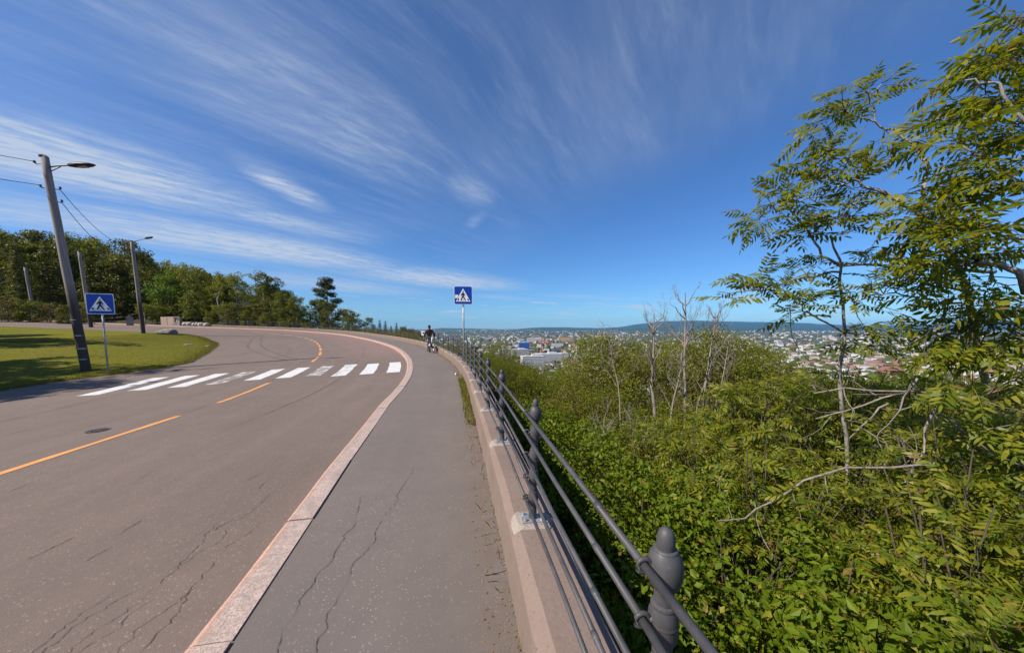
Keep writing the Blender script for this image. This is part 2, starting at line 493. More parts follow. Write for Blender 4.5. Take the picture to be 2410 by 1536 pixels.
M = {}
M['road'] = m_road(); M['walk'] = m_walk(); M['granite'] = m_granite()
M['wall'] = m_concrete('parapet_concrete', (0.232, 0.170, 0.140), (0.186, 0.136, 0.112))
M['mortar'] = m_concrete('mortar', (0.36, 0.30, 0.26), (0.28, 0.235, 0.20), 0.9)
M['block'] = m_concrete('block_concrete', (0.50, 0.36, 0.28), (0.40, 0.29, 0.23))
M['iron'] = m_iron()
M['galv'] = m_plain('galvanised_steel', (0.42, 0.42, 0.42), 0.4, 0.2, 14, 0.1, 0.5, 0.6, 0.003)
M['post'] = m_plain('grey_sign_post', (0.36, 0.36, 0.35), 0.5, 0.25, 10, 0.1, 0.4, 0.3, 0.003)
M['white'] = m_paint('crossing_paint', (0.62, 0.61, 0.60), 0.045)
M['white_worn'] = m_paint('worn_crossing_paint', (0.60, 0.59, 0.58), 0.10)
M['white_bad'] = m_paint('nearly_gone_crossing_paint', (0.55, 0.53, 0.52), 0.17)
M['orange'] = m_paint('orange_line_paint', (0.66, 0.30, 0.095), 0.05)
M['orange_far'] = m_paint('worn_orange_line_paint', (0.60, 0.34, 0.19), 0.08)
M['crack'] = m_plain('crack_filling', (0.058, 0.046, 0.040), 0.95, 0.3, 30, 0.2)
M['castiron'] = m_plain('manhole_iron', (0.085, 0.070, 0.064), 0.6, 0.3, 30, 0.4, 0.4, 0.3)
M['pole'] = m_pole()
M['dark'] = m_plain('dark_fitting', (0.025, 0.026, 0.03), 0.5, 0.2, 8, 0.05)
M['armgrey'] = m_plain('lamp_arm_grey', (0.16, 0.16, 0.17), 0.6, 0.15, 8, 0.05)
M['lens'] = m_plain('lamp_lens', (0.35, 0.36, 0.36), 0.2, 0.1, 8, 0.02, 0.5)
M['wire'] = m_plain('wire_black', (0.03, 0.03, 0.032), 0.6, 0.1, 5, 0.02)
M['sblue'] = m_plain('sign_blue', (0.004, 0.045, 0.36), 0.35, 0.06, 4, 0.02, 0.4)
M['swhite'] = m_plain('sign_white', (0.80, 0.81, 0.82), 0.4, 0.04, 4, 0.02, 0.4)
M['sblack'] = m_plain('sign_black', (0.012, 0.012, 0.014), 0.5, 0.1, 4, 0.02)
M['lawn'] = m_lawn(); M['ground'] = m_ground()
M['rock'] = m_concrete('rock', (0.30, 0.27, 0.24), (0.20, 0.18, 0.16), 0.9)
M['palerock'] = m_concrete('pale_rock', (0.52, 0.47, 0.40), (0.40, 0.36, 0.30), 0.9)

# ------------------------------------------------------------------ the bend: everything along the road hangs on the line of the railing
_TS = [-30, 0, 3, 6, 9, 12, 15, 18, 20, 22, 24, 27, 30, 33, 38, 43, 48, 54, 62, 75, 140]
_TH = [.10, .15, .162, .18, .175, .255, .308, .37, .39, .436, .50, .536, .548, .567, .60, .69, .894, 1.156, 1.40, 1.46, 1.40]
_GS = [-30, 10, 14, 18, 22, 26, 33, 41, 51, 60, 80, 140]
_GZ = [0, 0, .12, .20, .32, .43, .56, .67, 1.03, 1.42, 2.05, 4.2]
_ds = 0.05
_S = np.arange(-30, 140, _ds)


def _smooth(a, w):
    p = np.pad(a, (w, w), mode='edge'); return np.convolve(p, np.ones(w) / w, 'same')[w:-w]


_th = _smooth(np.interp(_S, _TS, _TH), 60); _gz = _smooth(np.interp(_S, _GS, _GZ), 80)
_px = np.cumsum(-np.sin(_th)) * _ds; _py = np.cumsum(np.cos(_th)) * _ds
_i0 = int(round(30 / _ds)); _px = _px - _px[_i0] + 0.455; _py = _py - _py[_i0]


def g(s): return np.interp(s, _S, _gz)
def hw(s): return np.interp(s, [8, 17], [.40, .29])
def dk(s): return np.interp(s, [-30, 1.7, 4.3, 7.6, 12, 17, 22, 140], [1.65, 1.65, 1.80, 1.90, 1.82, 1.82, 1.92, 1.95])
def din(s): return np.interp(s, [-30, 16, 17.7, 19, 21, 23, 30, 35, 48, 54, 64, 80, 140], [16.5, 14.6, 14.2, 13.4, 12.3, 12.0, 12.6, 13.1, 13.9, 13.7, 12.8, 12.5, 12.5])
def head(s): return np.interp(s, _S, _th)


def zr(s, d):
    """height of footway, kerb and road at distance s along and d in from the railing"""
    k = dk(s) + .22
    return np.where(np.asarray(d) < k, g(s), g(s) - .11 - .034 * np.clip(np.asarray(d) - k, 0, 14))


def pt(s, d, z=None, dzz=0.0):
    t = np.interp(s, _S, _th)
    x = np.interp(s, _S, _px) - np.cos(t) * d; y = np.interp(s, _S, _py) - np.sin(t) * d
    zz = (zr(s, d) if z is None else z) + dzz
    return np.stack(np.broadcast_arrays(x, y, zz), -1)


_cs = _S[::5]; _cx = _px[::5]; _cy = _py[::5]


def sd(x, y):
    x = np.asarray(x, float).ravel(); y = np.asarray(y, float).ravel()
    s = np.empty(len(x)); d = np.empty(len(x))
    for a in range(0, len(x), 4000):
        X = x[a:a + 4000]; Y = y[a:a + 4000]
        i = np.argmin((X[:, None] - _cx) ** 2 + (Y[:, None] - _cy) ** 2, 1)
        t = np.interp(_cs[i], _S, _th)
        s[a:a + 4000] = _cs[i]; d[a:a + 4000] = -(X - _cx[i]) * np.cos(t) - (Y - _cy[i]) * np.sin(t)
    return s, d


def sstep(x, a, b):
    t = np.clip((np.asarray(x, float) - a) / (b - a), 0, 1); return t * t * (3 - 2 * t)


def strip(ss, dfs, mat, name, dzz=0.0, uvoff=None):
    """sheet over all s in ss and the offset functions / values dfs"""
    cols = [(f(ss) if callable(f) else np.full(len(ss), f)) for f in dfs]
    V = np.stack([pt(ss, c, None, dzz) for c in cols], 1).reshape(-1, 3)
    uv = np.stack([np.stack([ss, c], -1) for c in cols], 1).reshape(-1, 2)
    m = len(cols); n = len(ss)
    i = np.arange(n - 1)[:, None] * m + np.arange(m - 1)[None]
    Fc = np.stack([i, i + 1, i + m + 1, i + m], -1).reshape(-1, 4)[:, ::-1]
    return mesh(name, V, np.ascontiguousarray(Fc), mat, True, uv)


# terrain --------------------------------------------------------------------------------------
def lawn_plane(x, y): return -.48 + .050 * (y - 10.7) - .0235 * (x + 16.5) + .00035 * np.clip(-x - 30, 0, 60) ** 2


def lawn_z(x, y):
    x = np.asarray(x, float).ravel(); y = np.asarray(y, float).ravel()
    s, d = sd(x, y)
    s = np.clip(s, -25, 100)
    e = zr(s, din(s)); w = sstep(d - din(s), 0.0, 7.0)
    bump = .05 * np.sin(x * .9) * np.sin(y * .7)
    return e * (1 - w) + np.maximum(lawn_plane(x, y), e - .3) * w + .05 * sstep(d - din(s), 0, .6) + bump * w


def rock_noise(x, y, k): return np.sin(x * k + 1.3) * np.cos(y * k * 1.2 + .4) + .5 * np.sin(x * k * 2.3 + y * k * 1.7)


def terrain_z(x, y):
    x = np.asarray(x, float).ravel(); y = np.asarray(y, float).ravel()
    s, d = sd(x, y); out = -d
    gg = g(s)
    bear = sstep(-x / np.maximum(y, 1.0), .56, .78) * (y > 0)
    kdrop = 1 - sstep(s, 46, 62) * bear
    drop = 1.0 + .42 * np.clip(out, 0, 400)
    zo = gg - drop * kdrop
    hill = sstep(s, 58, 72) * bear * (0.17 * np.clip(out - 1.0, 0, 60))
    zo = zo + hill - .25
    # inside the bend
    zi = np.where(d < din(s) + .8, zr(s, np.clip(d, .3, 14)) - .45, lawn_z(x, y) - .35)
    back = np.clip(-x - 52, 0, 60) * .22 * sstep(y, 30, 52)
    zi = zi + back * (d > din(s) + 3)
    z = np.where(out > -.13, zo, zi)
    z = z + .25 * rock_noise(x, y, .21) * sstep(out, 3, 12)
    r = np.hypot(x, y)
    low = -100 + 45 * sstep(r, 2500, 7000) + 6 * rock_noise(x, y, .0021) * sstep(r, 600, 1500)
    z = np.maximum(z, low)
    # the wooded shoulder of the hill to the left ends in the valley too
    f = sstep(r, 170, 420)
    return z * (1 - f) + low * f


n = 240
u = np.linspace(-1, 1, n); ax = 9.0 * np.sinh(8.05 * u)
X, Y = np.meshgrid(ax - 4, ax + 12, indexing='ij')
Z = terrain_z(X, Y)
i = (np.arange(n - 1)[:, None] * n + np.arange(n - 1)[None]).reshape(-1)
gm = mesh('ground', np.stack([X.ravel(), Y.ravel(), Z], 1), np.stack([i, i + n, i + n + 1, i + 1], 1), M['ground'], True)
tag(ob('ground', gm), 'dark soil of the hillside falling to the valley floor', None, None, 'structure')

# road, footway, kerb
ss = np.concatenate([np.arange(-12, 40, .5), np.arange(40, 120.1, 1.0)])
road = ob('road', strip(ss, [lambda s: dk(s) + .2205, 2.6, 3.2, 4.5, 6.3, 8.0, 10.0, lambda s: din(s) - .5, lambda s: din(s) + 1.2], M['road'], 'road'))
tag(road, 'brownish grey asphalt road bending left round the lawn', None, None, 'structure')
walk = ob('footway', strip(ss, [.12, .5, .9, 1.3, lambda s: dk(s) + .05], M['walk'], 'footway', .0))
tag(walk, 'grey asphalt footway between pink kerb and low wall', None, None, 'structure')

kerb = ob('kerb', None); tag(kerb, 'pink granite kerb stones along the footway', None, None, 'structure')
s0 = -5.6
while s0 < 100:
    L = (1.12 + .35 * R.random()) if s0 < 30 else 2.6
    if s0 < 1.9 < s0 + L + .05: L = 1.90 - s0
    if s0 < 3.0 < s0 + L and s0 > 1.8: L = 3.06 - s0
    a = np.linspace(s0 + .006, s0 + L - .006, 4)
    k = dk(a); lift = R.uniform(-.004, .006)
    rows = []
    for dd, zz in ((.0, -.02), (.0, .010 + lift), (.182, .008 + lift), (.206, -.004 + lift), (.220, -.03), (.226, -.15)):
        rows.append(pt(a, k + dd + (RN.uniform(-.004, .004, 4) if dd > .1 else 0), g(a) + zz))
    V = np.stack(rows, 1).reshape(-1, 3); uv = np.stack([np.stack([a, np.full(4, q)], -1) for q in (0, 0, .182, .206, .22, .226)], 1).reshape(-1, 2)
    Fc = [(p * 6 + q, p * 6 + q + 1, (p + 1) * 6 + q + 1, (p + 1) * 6 + q) for p in range(3) for q in range(5)]
    Fc = [f[::-1] for f in Fc] + [(0, 1, 2, 3, 4, 5), tuple(18 + q for q in range(6))[::-1]]
    ob('kerb_stone', mesh('kerb_stone', V, Fc, M['granite'], False, uv), kerb)
    s0 += L

# painted markings
def patch(name, s0, s1, d0, d1, mat, parent, skew=0.0, dzz=.005, ns=8, jit=.012):
    a = np.linspace(s0, s1, ns); t = np.linspace(0, 1, ns)
    e0 = d0 + RN.uniform(-jit, jit, ns); e1 = d1 + RN.uniform(-jit, jit, ns)
    m = (e0 + e1) / 2
    V = np.stack([pt(a, e0, None, dzz), pt(a, m, None, dzz), pt(a, e1, None, dzz)], 1).reshape(-1, 3)
    Fc = [(p * 3 + q, (p + 1) * 3 + q, (p + 1) * 3 + q + 1, p * 3 + q + 1) for p in range(ns - 1) for q in range(2)]
    return ob(name, mesh(name, V, Fc, mat), parent)


for k in range(10):
    mid = 2.54 + k * .943
    a0 = 13.45 + .0 * k - (.3 if k == 9 else 0) - max(0, k - 6) * .12 + (.45 if 3 <= k <= 5 else 0); a1 = 16.5 + (.5 if 2 <= k <= 5 else .25)
    patch('crossing_stripe', a0, a1, mid - .245, mid + .245, M[['white', 'white', 'white_worn', 'white_bad', 'white', 'white', 'white_bad', 'white', 'white', 'white'][k]], road)
for a0, a1 in ((-6.5, -3.2), (-2.2, 1.2), (2.3, 4.0), (4.2, 8.35), (9.7, 12.9)):
    patch('centre_line_dash', a0, a1, 6.36, 6.48, M['orange'], road)
a0 = 19.2
while a0 < 110:
    patch('centre_line_dash', a0, a0 + 2.5, 6.30, 6.43, M['orange' if a0 < 34 else 'orange_far'], road)
    a0 += 3.5

# cracks: thin dark jagged seams
def crack(parent, pts, w=.008, dzz=.0035, jag=.02, step=.05):
    P = np.array(pts, float); L = np.concatenate(([0], np.cumsum(np.hypot(*np.diff(P, axis=0).T))))
    n = max(6, int(L[-1] / step)); q = np.linspace(0, L[-1], n)
    s = np.interp(q, L, P[:, 0]); d = np.interp(q, L, P[:, 1])
    wob = np.cumsum(RN.normal(0, jag * .45, n)); wob -= np.linspace(wob[0], wob[-1], n)
    d = d + wob
    br_ = np.clip(2.2 * np.sin(q * RN.uniform(5, 9) + RN.uniform(0, 6)) + 1.6 * np.sin(q * RN.uniform(13, 21)) + 2.4, .25, 1)
    ww = w * (.30 + .8 * RN.random(n)) * br_ * np.minimum(1, 6 * np.minimum(q, L[-1] - q) / L[-1] + .1)
    V = np.stack([pt(s, d - ww / 2, None, dzz), pt(s, d + ww / 2, None, dzz)], 1).reshape(-1, 3)
    Fc = [(2 * k, 2 * k + 2, 2 * k + 3, 2 * k + 1) for k in range(n - 1)]
    return ob('crack', mesh('crack', V, Fc, M['crack']), parent)


for q in ([(1.5, 2.55), (2.4, 2.5), (3.2, 2.35), (4.2, 2.42)], [(1.2, 2.75), (2.2, 2.68), (3.0, 2.6), (3.7, 2.62)], [(1.6, 2.35), (2.6, 2.3), (3.4, 2.2)],
          [(1.0, 3.0), (1.8, 2.85), (2.7, 2.8)], [(1.3, 2.45), (1.9, 2.6), (2.5, 2.45)], [(2.0, 2.2), (2.7, 2.2)]):
    crack(road, q, .0048, .004, .030, .025)
for q in ([(6.0, 4.6), (8, 4.5), (12, 4.35), (16, 4.3), (22, 4.1), (30, 3.6)],):
    crack(road, q, .022, .004, .03, .2)
for q in ([(8.3, 6.55), (9.0, 6.5), (9.7, 6.52)], [(12.9, 6.55), (14.5, 6.4)], [(5, 10.4), (8, 10.2), (11, 10.3), (15, 10.0)], [(4, 8.9), (9, 8.7)]):
    crack(road, q, .02, .004, .02, .2)
for q in ([(1.2, 1.2), (2.0, 1.28), (2.6, 1.18), (3.3, 1.1), (4.2, 1.02)], [(1.1, 1.5), (1.55, 1.45), (1.9, 1.25)], [(1.0, 1.35), (1.5, 1.42), (2.2, 1.46), (2.9, 1.38), (3.6, 1.36)], [(10.6, 1.0), (11.2, .45)], [(7.5, .9), (9.8, .8), (11.5, .9)]):
    crack(walk, q, .0044, .004, .022, .025)
for kk in range(26):
    s_ = R.uniform(1.2, 9); d_ = R.uniform(2.6, 5.8); l_ = R.uniform(.06, .35)
    crack(road, [(s_, d_), (s_ + l_, d_ + R.uniform(-.08, .02))], .008, .004, .02, .02)

# manhole cover in the far lane
mc = thing('manhole_cover', 'round cast iron manhole cover set in the far lane', 'manhole', tuple(pt(7.5, 7.15, None, .004)))
p = MB(); p.lathe([(.30, 0), (.33, .004), (.36, .006), (.36, .0)], 28); p.build('frame', M['castiron'], mc)
p = MB(); p.lathe([(.295, .001), (.29, .008), (.02, .010)], 28)
for q in range(24):
    a = q * 2.399; r_ = .27 * math.sqrt((q + .5) / 24); p.box((r_ * math.cos(a), r_ * math.sin(a), .012), (.045, .018, .006), a)
p.build('lid', M['castiron'], mc)
mc.scale = (.45, .45, 1)

# lawn inside the bend
es = np.concatenate([np.arange(-12, 30, .5), np.arange(30, 98, .8)])
E0 = pt(es, din(es))
C = np.array((-64.0, 17.0))
tt = np.concatenate([np.linspace(0, .12, 14), np.linspace(.14, 1, 32)])
X = E0[:, None, 0] * (1 - tt) + C[0] * tt; Y = E0[:, None, 1] * (1 - tt) + C[1] * tt
edge = RN.normal(0, .24, len(es)); edge = _smooth(edge, 3)
X[:, 0] += edge; Y[:, 0] += edge
Zl = lawn_z(X, Y).reshape(X.shape) + .012
Zl[:, 0] -= .05
m_ = len(tt); i = (np.arange(len(es) - 1)[:, None] * m_ + np.arange(m_ - 1)[None]).reshape(-1)
lawn = ob('lawn', mesh('lawn', np.stack([X, Y, Zl], -1).reshape(-1, 3), np.stack([i, i + m_, i + m_ + 1, i + 1], 1)[:, ::-1].copy(), M['lawn'], True))
tag(lawn, 'mown green lawn inside the bend of the road', None, None, 'structure')

# ------------------------------------------------------------------ low parapet wall
S_END = 74.0
wallT = thing('parapet_wall', 'low pinkish concrete parapet wall along the footway under the railing', 'wall', tuple(pt(2, 0)))
wallT.location = (0, 0, 0)
sb = -3.1
while sb < S_END:
    L = min(4.5 if sb > 0 else 4.05, S_END - sb)
    if 3.9 < sb + L < 5.6: L = 4.45 - sb if sb < 4 else L
    a = np.linspace(sb + .008, sb + L - .008, 9)
    rows = []
    for dd, zz, hz in ((.165, -.25, 0), (.150, -.05, 1), (.100, .0, 1), (-.145, .0, 1), (-.155, -.02, 1), (-.16, -1.9, 1)):
        z = g(a) + zz + (hw(a) if hz else 0)
        jj = RN.normal(0, .004, 9)
        rows.append(pt(a, dd + jj, z + RN.normal(0, .002, 9)))
    V = np.stack(rows, 1).reshape(-1, 3)
    Fc = [((p) * 6 + q, (p + 1) * 6 + q, (p + 1) * 6 + q + 1, p * 6 + q + 1) for p in range(8) for q in range(5)]
    Fc += [tuple(range(6)), tuple(48 + q for q in range(6))[::-1]]
    ob('wall_segment', mesh('wall_segment', V, Fc, M['wall']), wallT)
    sb += L

# ------------------------------------------------------------------ iron railing
fence = thing('railing', 'dark grey iron railing with ball-topped posts and five rails on the low wall', 'fence')
SEG = [[(.025, 0), (.027, .02), (.026, .06), (.0225, .10)]]
for h_ in (.16, .305, .45, .60):
    SEG += [[(.0220, h_ - .085), (.0222, h_ - .052)], [(.0222, h_ - .052), (.0300, h_ - .050)], [(.0300, h_ - .050), (.0325, h_ - .030), (.0330, h_ - .012)], [(.0330, h_ - .012), (.0350, h_ - .008), (.0330, h_ - .003)],
            [(.0328, h_ - .003), (.0318, h_ + .014), (.0272, h_ + .030)], [(.0272, h_ + .030), (.0288, h_ + .034), (.0265, h_ + .039)], [(.0265, h_ + .039), (.0222, h_ + .041)], [(.0222, h_ + .041), (.0215, h_ + .062)]]
SEG += [[(.0215, .655), (.0225, .676)], [(.0225, .676), (.0270, .679), (.0330, .688), (.0375, .704), (.0392, .722), (.0380, .741), (.0330, .758), (.0265, .768)], [(.0265, .768), (.0262, .771), (.0240, .774), (.0190, .774)],
        [(.0190, .774), (.0200, .782), (.0200, .790)], [(.0200, .790), (.0190, .802), (.0160, .812), (.011, .820), (.001, .824)]]
pm = MB()
for sg_ in SEG: pm.lathe(sg_, 18)
pm.F = [f for f in pm.F if len(f) == 4]
pm = pm.mesh('post', M['iron'], True)
prof = [q for sg_ in SEG for q in sg_[:1]] + [SEG[-1][-1]]
pm_far = MB().lathe(prof, 6).mesh('post', M['iron'], True)
bp = MB(); bp.box((0, 0, .006), (.15, .11, .012))
for a, c in ((-.055, -.036), (.055, -.036), (-.055, .036), (.055, .036)):
    bp.lathe([(.011, .010), (.011, .022), (.006, .024), (.006, .036), (.002, .038)], 6, (a, c, 0))
bp.tube([(.062, -.05, .012), (.066, -.02, .03), (.066, .02, .03), (.062, .05, .012)], .007, 5)
bpm = bp.mesh('base_plate', M['galv'])
a = np.linspace(0, 2 * math.pi, 13)
rgm = MB()
v, f = tube(np.stack([.0165 * np.cos(a), np.zeros(13), .0165 * np.sin(a)], 1), .0062, 5, False); rgm.add(v, f)
rgm.tube([(.016, 0, 0), (.040, 0, 0)], .009, 6)
rgm = rgm.mesh('rail_ring', M['iron'], True)
mpads = []
for q in range(3):
    p = MB(); w = .135; V = []
    for zz, k in ((-.03, 1.12), (.006, 1.0), (.016, .82)):
        for t in np.linspace(0, 2 * math.pi, 12, endpoint=False):
            ex = .5; cx_ = np.sign(math.cos(t)) * abs(math.cos(t)) ** ex; sx_ = np.sign(math.sin(t)) * abs(math.sin(t)) ** ex
            V.append((.125 * k * cx_ * R.uniform(.9, 1.06), .105 * k * sx_ * R.uniform(.88, 1.08), zz))
    Fc = [(r * 12 + j, r * 12 + (j + 1) % 12, r * 12 + 12 + (j + 1) % 12, r * 12 + 12 + j) for r in range(2) for j in range(12)] + [tuple(24 + j for j in range(12))]
    mpads.append(mesh('mortar_pad', V, Fc, M['mortar']))
RAILS = (.155, .295, .435, .58, .71)
OFF = .052
ps = np.concatenate([[-2.3, -.8, .715], 2.09 + 1.5 * np.arange(60)]); ps = ps[ps < S_END - .3]
for k, s_ in enumerate(ps):
    top = pt(s_, 0.0, g(s_) + hw(s_)); th_ = float(head(s_))
    lean = (R.gauss(0, .008), R.gauss(0, .008), th_)
    near = s_ < 24
    po = ob('post', pm if near else pm_far, fence, tuple(top + (0, 0, .010)), lean, (1, 1, .965))
    pad = ob('mortar_pad', mpads[k % 3], wallT, tuple(top), (0, 0, th_ + R.gauss(0, .06)))
    if near:
        ob('base_plate', bpm, po, (0, 0, .003))
        for h_ in RAILS: ob('rail_ring', rgm, po, (-OFF, 0, h_ / .965), (0, 0, 0))
for k in range(len(ps) - 1):
    a = np.array([ps[k], ps[k + 1]])
    for h_ in RAILS:
        mid = a.mean(); aa = np.array([a[0], mid, a[1]])
        P = pt(aa, OFF, g(aa) + hw(aa) + h_ + .012)
        P[1] += (R.gauss(0, .004), R.gauss(0, .004), R.gauss(0, .004) - .004)
        v, f = tube(P, .0100, 8 if ps[k] < 12 else 5)
        if ps[k] < 12:
            m0 = P[0] * .64 + P[1] * .36; dv = (P[1] - P[0]) / np.linalg.norm(P[1] - P[0])
            v2, f2 = tube([m0 - dv * .016, m0 + dv * .016], .0114, 8); f = f + [tuple(i + len(v) for i in q) for q in f2]; v = np.concatenate([v, v2])
        ob('rail', mesh('rail', v, f, M['iron'], True), fence)

# ------------------------------------------------------------------ street furniture
def poly_plate(pts, y0, th, name, mat, parent, **kw):
    """flat plate in the XZ plane, front face at y0, extruded back by th"""
    n = len(pts); V = [(x, y0, z) for x, z in pts] + [(x, y0 + th, z) for x, z in pts]
    Fc = [tuple(range(n)), tuple(range(n, 2 * n))[::-1]] + [(i, n + i, n + (i + 1) % n, (i + 1) % n) for i in range(n)]
    return ob(name, mesh(name, V, Fc, mat), parent, **kw)


def rrect(w, h, r, n=4):
    P = []
    for cx, cz, a0 in ((w - r, h - r, 0), (-w + r, h - r, 90), (-w + r, -h + r, 180), (w - r, -h + r, 270)):
        for k in range(n + 1):
            a = math.radians(a0 + 90 * k / n); P.append((cx + r * math.cos(a), cz + r * math.sin(a)))
    return P


def crossing_sign(label, loc, rotz, size, plate_z, pole_h, sticker=False, tilt=0.0, mat_pole='post'):
    t = thing('crossing_sign', label, 'sign', loc, (0, tilt, rotz))
    p = MB(); p.tube([(0, 0, -.3), (0, 0, pole_h)], .030, 10)
    p.lathe([(.034, pole_h), (.034, pole_h + .02), (.01, pole_h + .03)], 10)
    p.build('pole', M[mat_pole], t, True)
    h = size / 2
    br = MB(); br.box((0, -.042, plate_z + h * .5), (size * .7, .02, .03)); br.box((0, -.042, plate_z - h * .5), (size * .7, .02, .03))
    br.build('bracket', M['galv'], t)
    pl = poly_plate(rrect(h, h, .05), -.062, .006, 'plate', M['swhite'], t, loc=(0, 0, plate_z))
    k = h * .94
    poly_plate(rrect(k, k, .04), -.066, .002, 'blue_panel', M['sblue'], pl)
    poly_plate([(-.80 * h, -.68 * h), (.80 * h, -.68 * h), (0, .74 * h)], -.070, .002, 'white_triangle', M['swhite'], pl)
    # walking figure and crossing stripes
    f = -.0735
    def part(nm, pts): poly_plate([(x * h, z * h) for x, z in pts], f, .002, nm, M['sblack'], pl)
    part('figure_head', [(.0 + .065 * math.cos(a), .40 + .075 * math.sin(a)) for a in np.linspace(0, 2 * math.pi, 12, endpoint=False)])
    part('figure_body', [(-.05, .29), (.05, .29), (.12, .22), (.24, -.04), (.18, -.09), (.09, .08), (.08, -.10), (.30, -.56), (.19, -.58), (.0, -.20), (-.20, -.58), (-.31, -.56),
                         (-.09, -.08), (-.08, .07), (-.22, -.06), (-.28, -.01), (-.13, .21)])
    for x0 in (-.54, .54):
        sg = 1 if x0 > 0 else -1
        part('stripe', [(x0 - .07 - sg * .05, -.36), (x0 + .05 - sg * .05, -.36), (x0 + .08 + sg * .05, -.58), (x0 - .05 + sg * .05, -.58)])
    part('stripe', [(-.035, -.50), (.035, -.50), (.05, -.58), (-.05, -.58)])
    if sticker:
        poly_plate([(x * h, z * h) for x, z in [(-.88, -.32), (-.50, -.30), (-.52, .04), (-.86, .05)]], f - .002, .002, 'sticker', M['swhite'], pl)
    return t


sR = 12.35
crossing_sign('blue pedestrian crossing sign with white sticker standing behind the railing', tuple(pt(sR, -.02, g(sR) + .38)), math.radians(4), .66, 2.38, 2.62, True)
LX, LY = -16.47, 13.42
lz = float(lawn_z(LX, LY)[0])
crossing_sign('blue pedestrian crossing sign on grey post at the lawn edge beside the wooden pole', (LX, LY, lz), math.radians(22), .82, 2.87, 3.2)

# small white notice tied to the railing
sN = 24.3
nt = thing('notice', 'small white notice tied to the far railing beside the walker', 'sign', tuple(pt(sN, .09, g(sN) + hw(sN) + .62)), (0, 0, float(head(sN)) - .5))
poly_plate(rrect(.13, .15, .015), -.006, .006, 'plate', M['swhite'], nt)
poly_plate([(-.05, -.05), (.05, -.05), (.06, .04), (0, .07), (-.06, .04)], -.010, .003, 'mark', M['sblack'], nt)

# wooden poles
def wood_pole(name, label, base, top, r0, r1, arm_dir=None, bands=(), mat='pole', lamp=True, group=None, arm_z=None, extras=True):
    base = np.array(base); top = np.array(top)
    t = thing(name, label, 'pole', tuple(base), None, group)
    v = top - base; q = Vector(v).to_track_quat('Z', 'X'); t.rotation_euler = q.to_euler(); H_ = np.linalg.norm(v)
    k = np.linspace(-.6, H_, 12); r = np.interp(k, [-.6, H_], [r0, r1])
    P = np.stack([np.cumsum(RN.normal(0, .006, 12)), np.cumsum(RN.normal(0, .006, 12)), k], 1)
    pp = MB(); pp.tube(P, r, 14); pp.build('shaft', M[mat], t, True)
    inv = q.inverted()
    if extras:
        cpd = MB(); cpd.lathe([(r1 * 1.08, H_ - .02), (r1 * 1.08, H_ + .03), (.02, H_ + .07)], 10); cpd.build('cap', M['dark'], t)
    for z_ in bands:
        bm_ = MB(); rr = np.interp(z_, [0, H_], [r0, r1]) * 1.04
        bm_.lathe([(rr, z_ - .02), (rr * 1.02, z_), (rr, z_ + .02)], 14); bm_.build('metal_band', M['galv'], t)
    if lamp:
        d_ = inv @ Vector(arm_dir); d_ = np.array(d_); d_ /= np.linalg.norm(d_); L = np.linalg.norm(arm_dir)
        az_ = arm_z if arm_z else H_ - .45
        A0 = np.array((0, 0, az_)); A1 = A0 + d_ * L
        ar = MB(); ar.tube([A0, A0 + d_ * L * .4 + (0, 0, .05), A1 + (0, 0, .06)], [.035, .03, .028], 8)
        ar.tube([A0 + (0, 0, -.22), A0 + d_ * .55 + (0, 0, .02)], .018, 6)
        la = ar.build('lamp_arm', M['armgrey'], t)
        hd = MB(); e = np.array((-d_[1], d_[0], 0)); e /= np.linalg.norm(e); up = np.array((0, 0, 1))
        rows = []
        for a_, w_, h0, h1 in ((-.10, .05, -.03, .06), (.10, .10, -.06, .10), (.34, .15, -.07, .09), (.70, .12, -.05, .05), (.86, .05, -.02, .01)):
            c_ = A1 + d_ * a_ + up * .05
            for sx, sz in ((-1, 0), (-.7, 1), (.7, 1), (1, 0), (.7, -1), (-.7, -1)):
                rows.append(c_ + e * w_ * sx + up * (h1 if sz > 0 else h0 if sz < 0 else 0))
        Fc = [(i * 6 + j, i * 6 + (j + 1) % 6, i * 6 + 6 + (j + 1) % 6, i * 6 + 6 + j) for i in range(4) for j in range(6)] + [tuple(range(6))[::-1], tuple(24 + j for j in range(6))]
        hd.add(rows, Fc); ho = hd.build('lamp_head', M['dark'], t, True)
        ln = MB(); ln.box(tuple(A1 + d_ * .42 + up * -.02), (.3, .16, .03), math.atan2(d_[1], d_[0])); ln.build('lens', M['lens'], ho)
    return t


P1b = np.array((-18.06, 13.95, float(lawn_z(-18.06, 13.95)[0]) - .05)); P1t = np.array((-18.80, 13.9, 8.50))
p1 = wood_pole('street_light_pole', 'tall weathered wooden pole with dark lamp beside the blue sign at the lawn edge', P1b, P1t, .155, .112, (.92, .10, .08), (.55, 1.0, 1.55, 2.2), arm_z=8.32)
for z_, a in ((8.45, 200), (7.55, 190), (7.55, 60), (7.05, 75)):
    i_ = MB(); ca, sa = math.cos(math.radians(a)), math.sin(math.radians(a))
    i_.tube([(.1 * ca, .1 * sa, z_), (.24 * ca, .24 * sa, z_ - .02), (.27 * ca, .27 * sa, z_ + .03)], .014, 6); i_.lathe([(.03, 0), (.045, .02), (.03, .05), (.045, .07), (.02, .1)], 8, (.27 * ca, .27 * sa, z_ + .02))
    i_.build('insulator', M['dark'], p1)
P2b = np.array((-36.4, 32.8, float(lawn_z(-36.4, 32.8)[0]) - .05)); P2t = np.array((-36.5, 32.6, 9.95))
wood_pole('street_light_pole', 'middle wooden pole with thin lamp arm on the lawn beside the wedge-shaped rock', P2b, P2t, .165, .125, (1.7, -.3, .25), (), arm_z=8.75)
P3b = np.array((-52.5, 41.5, 1.2)); P3t = np.array((-53.0, 41.5, 11.0))
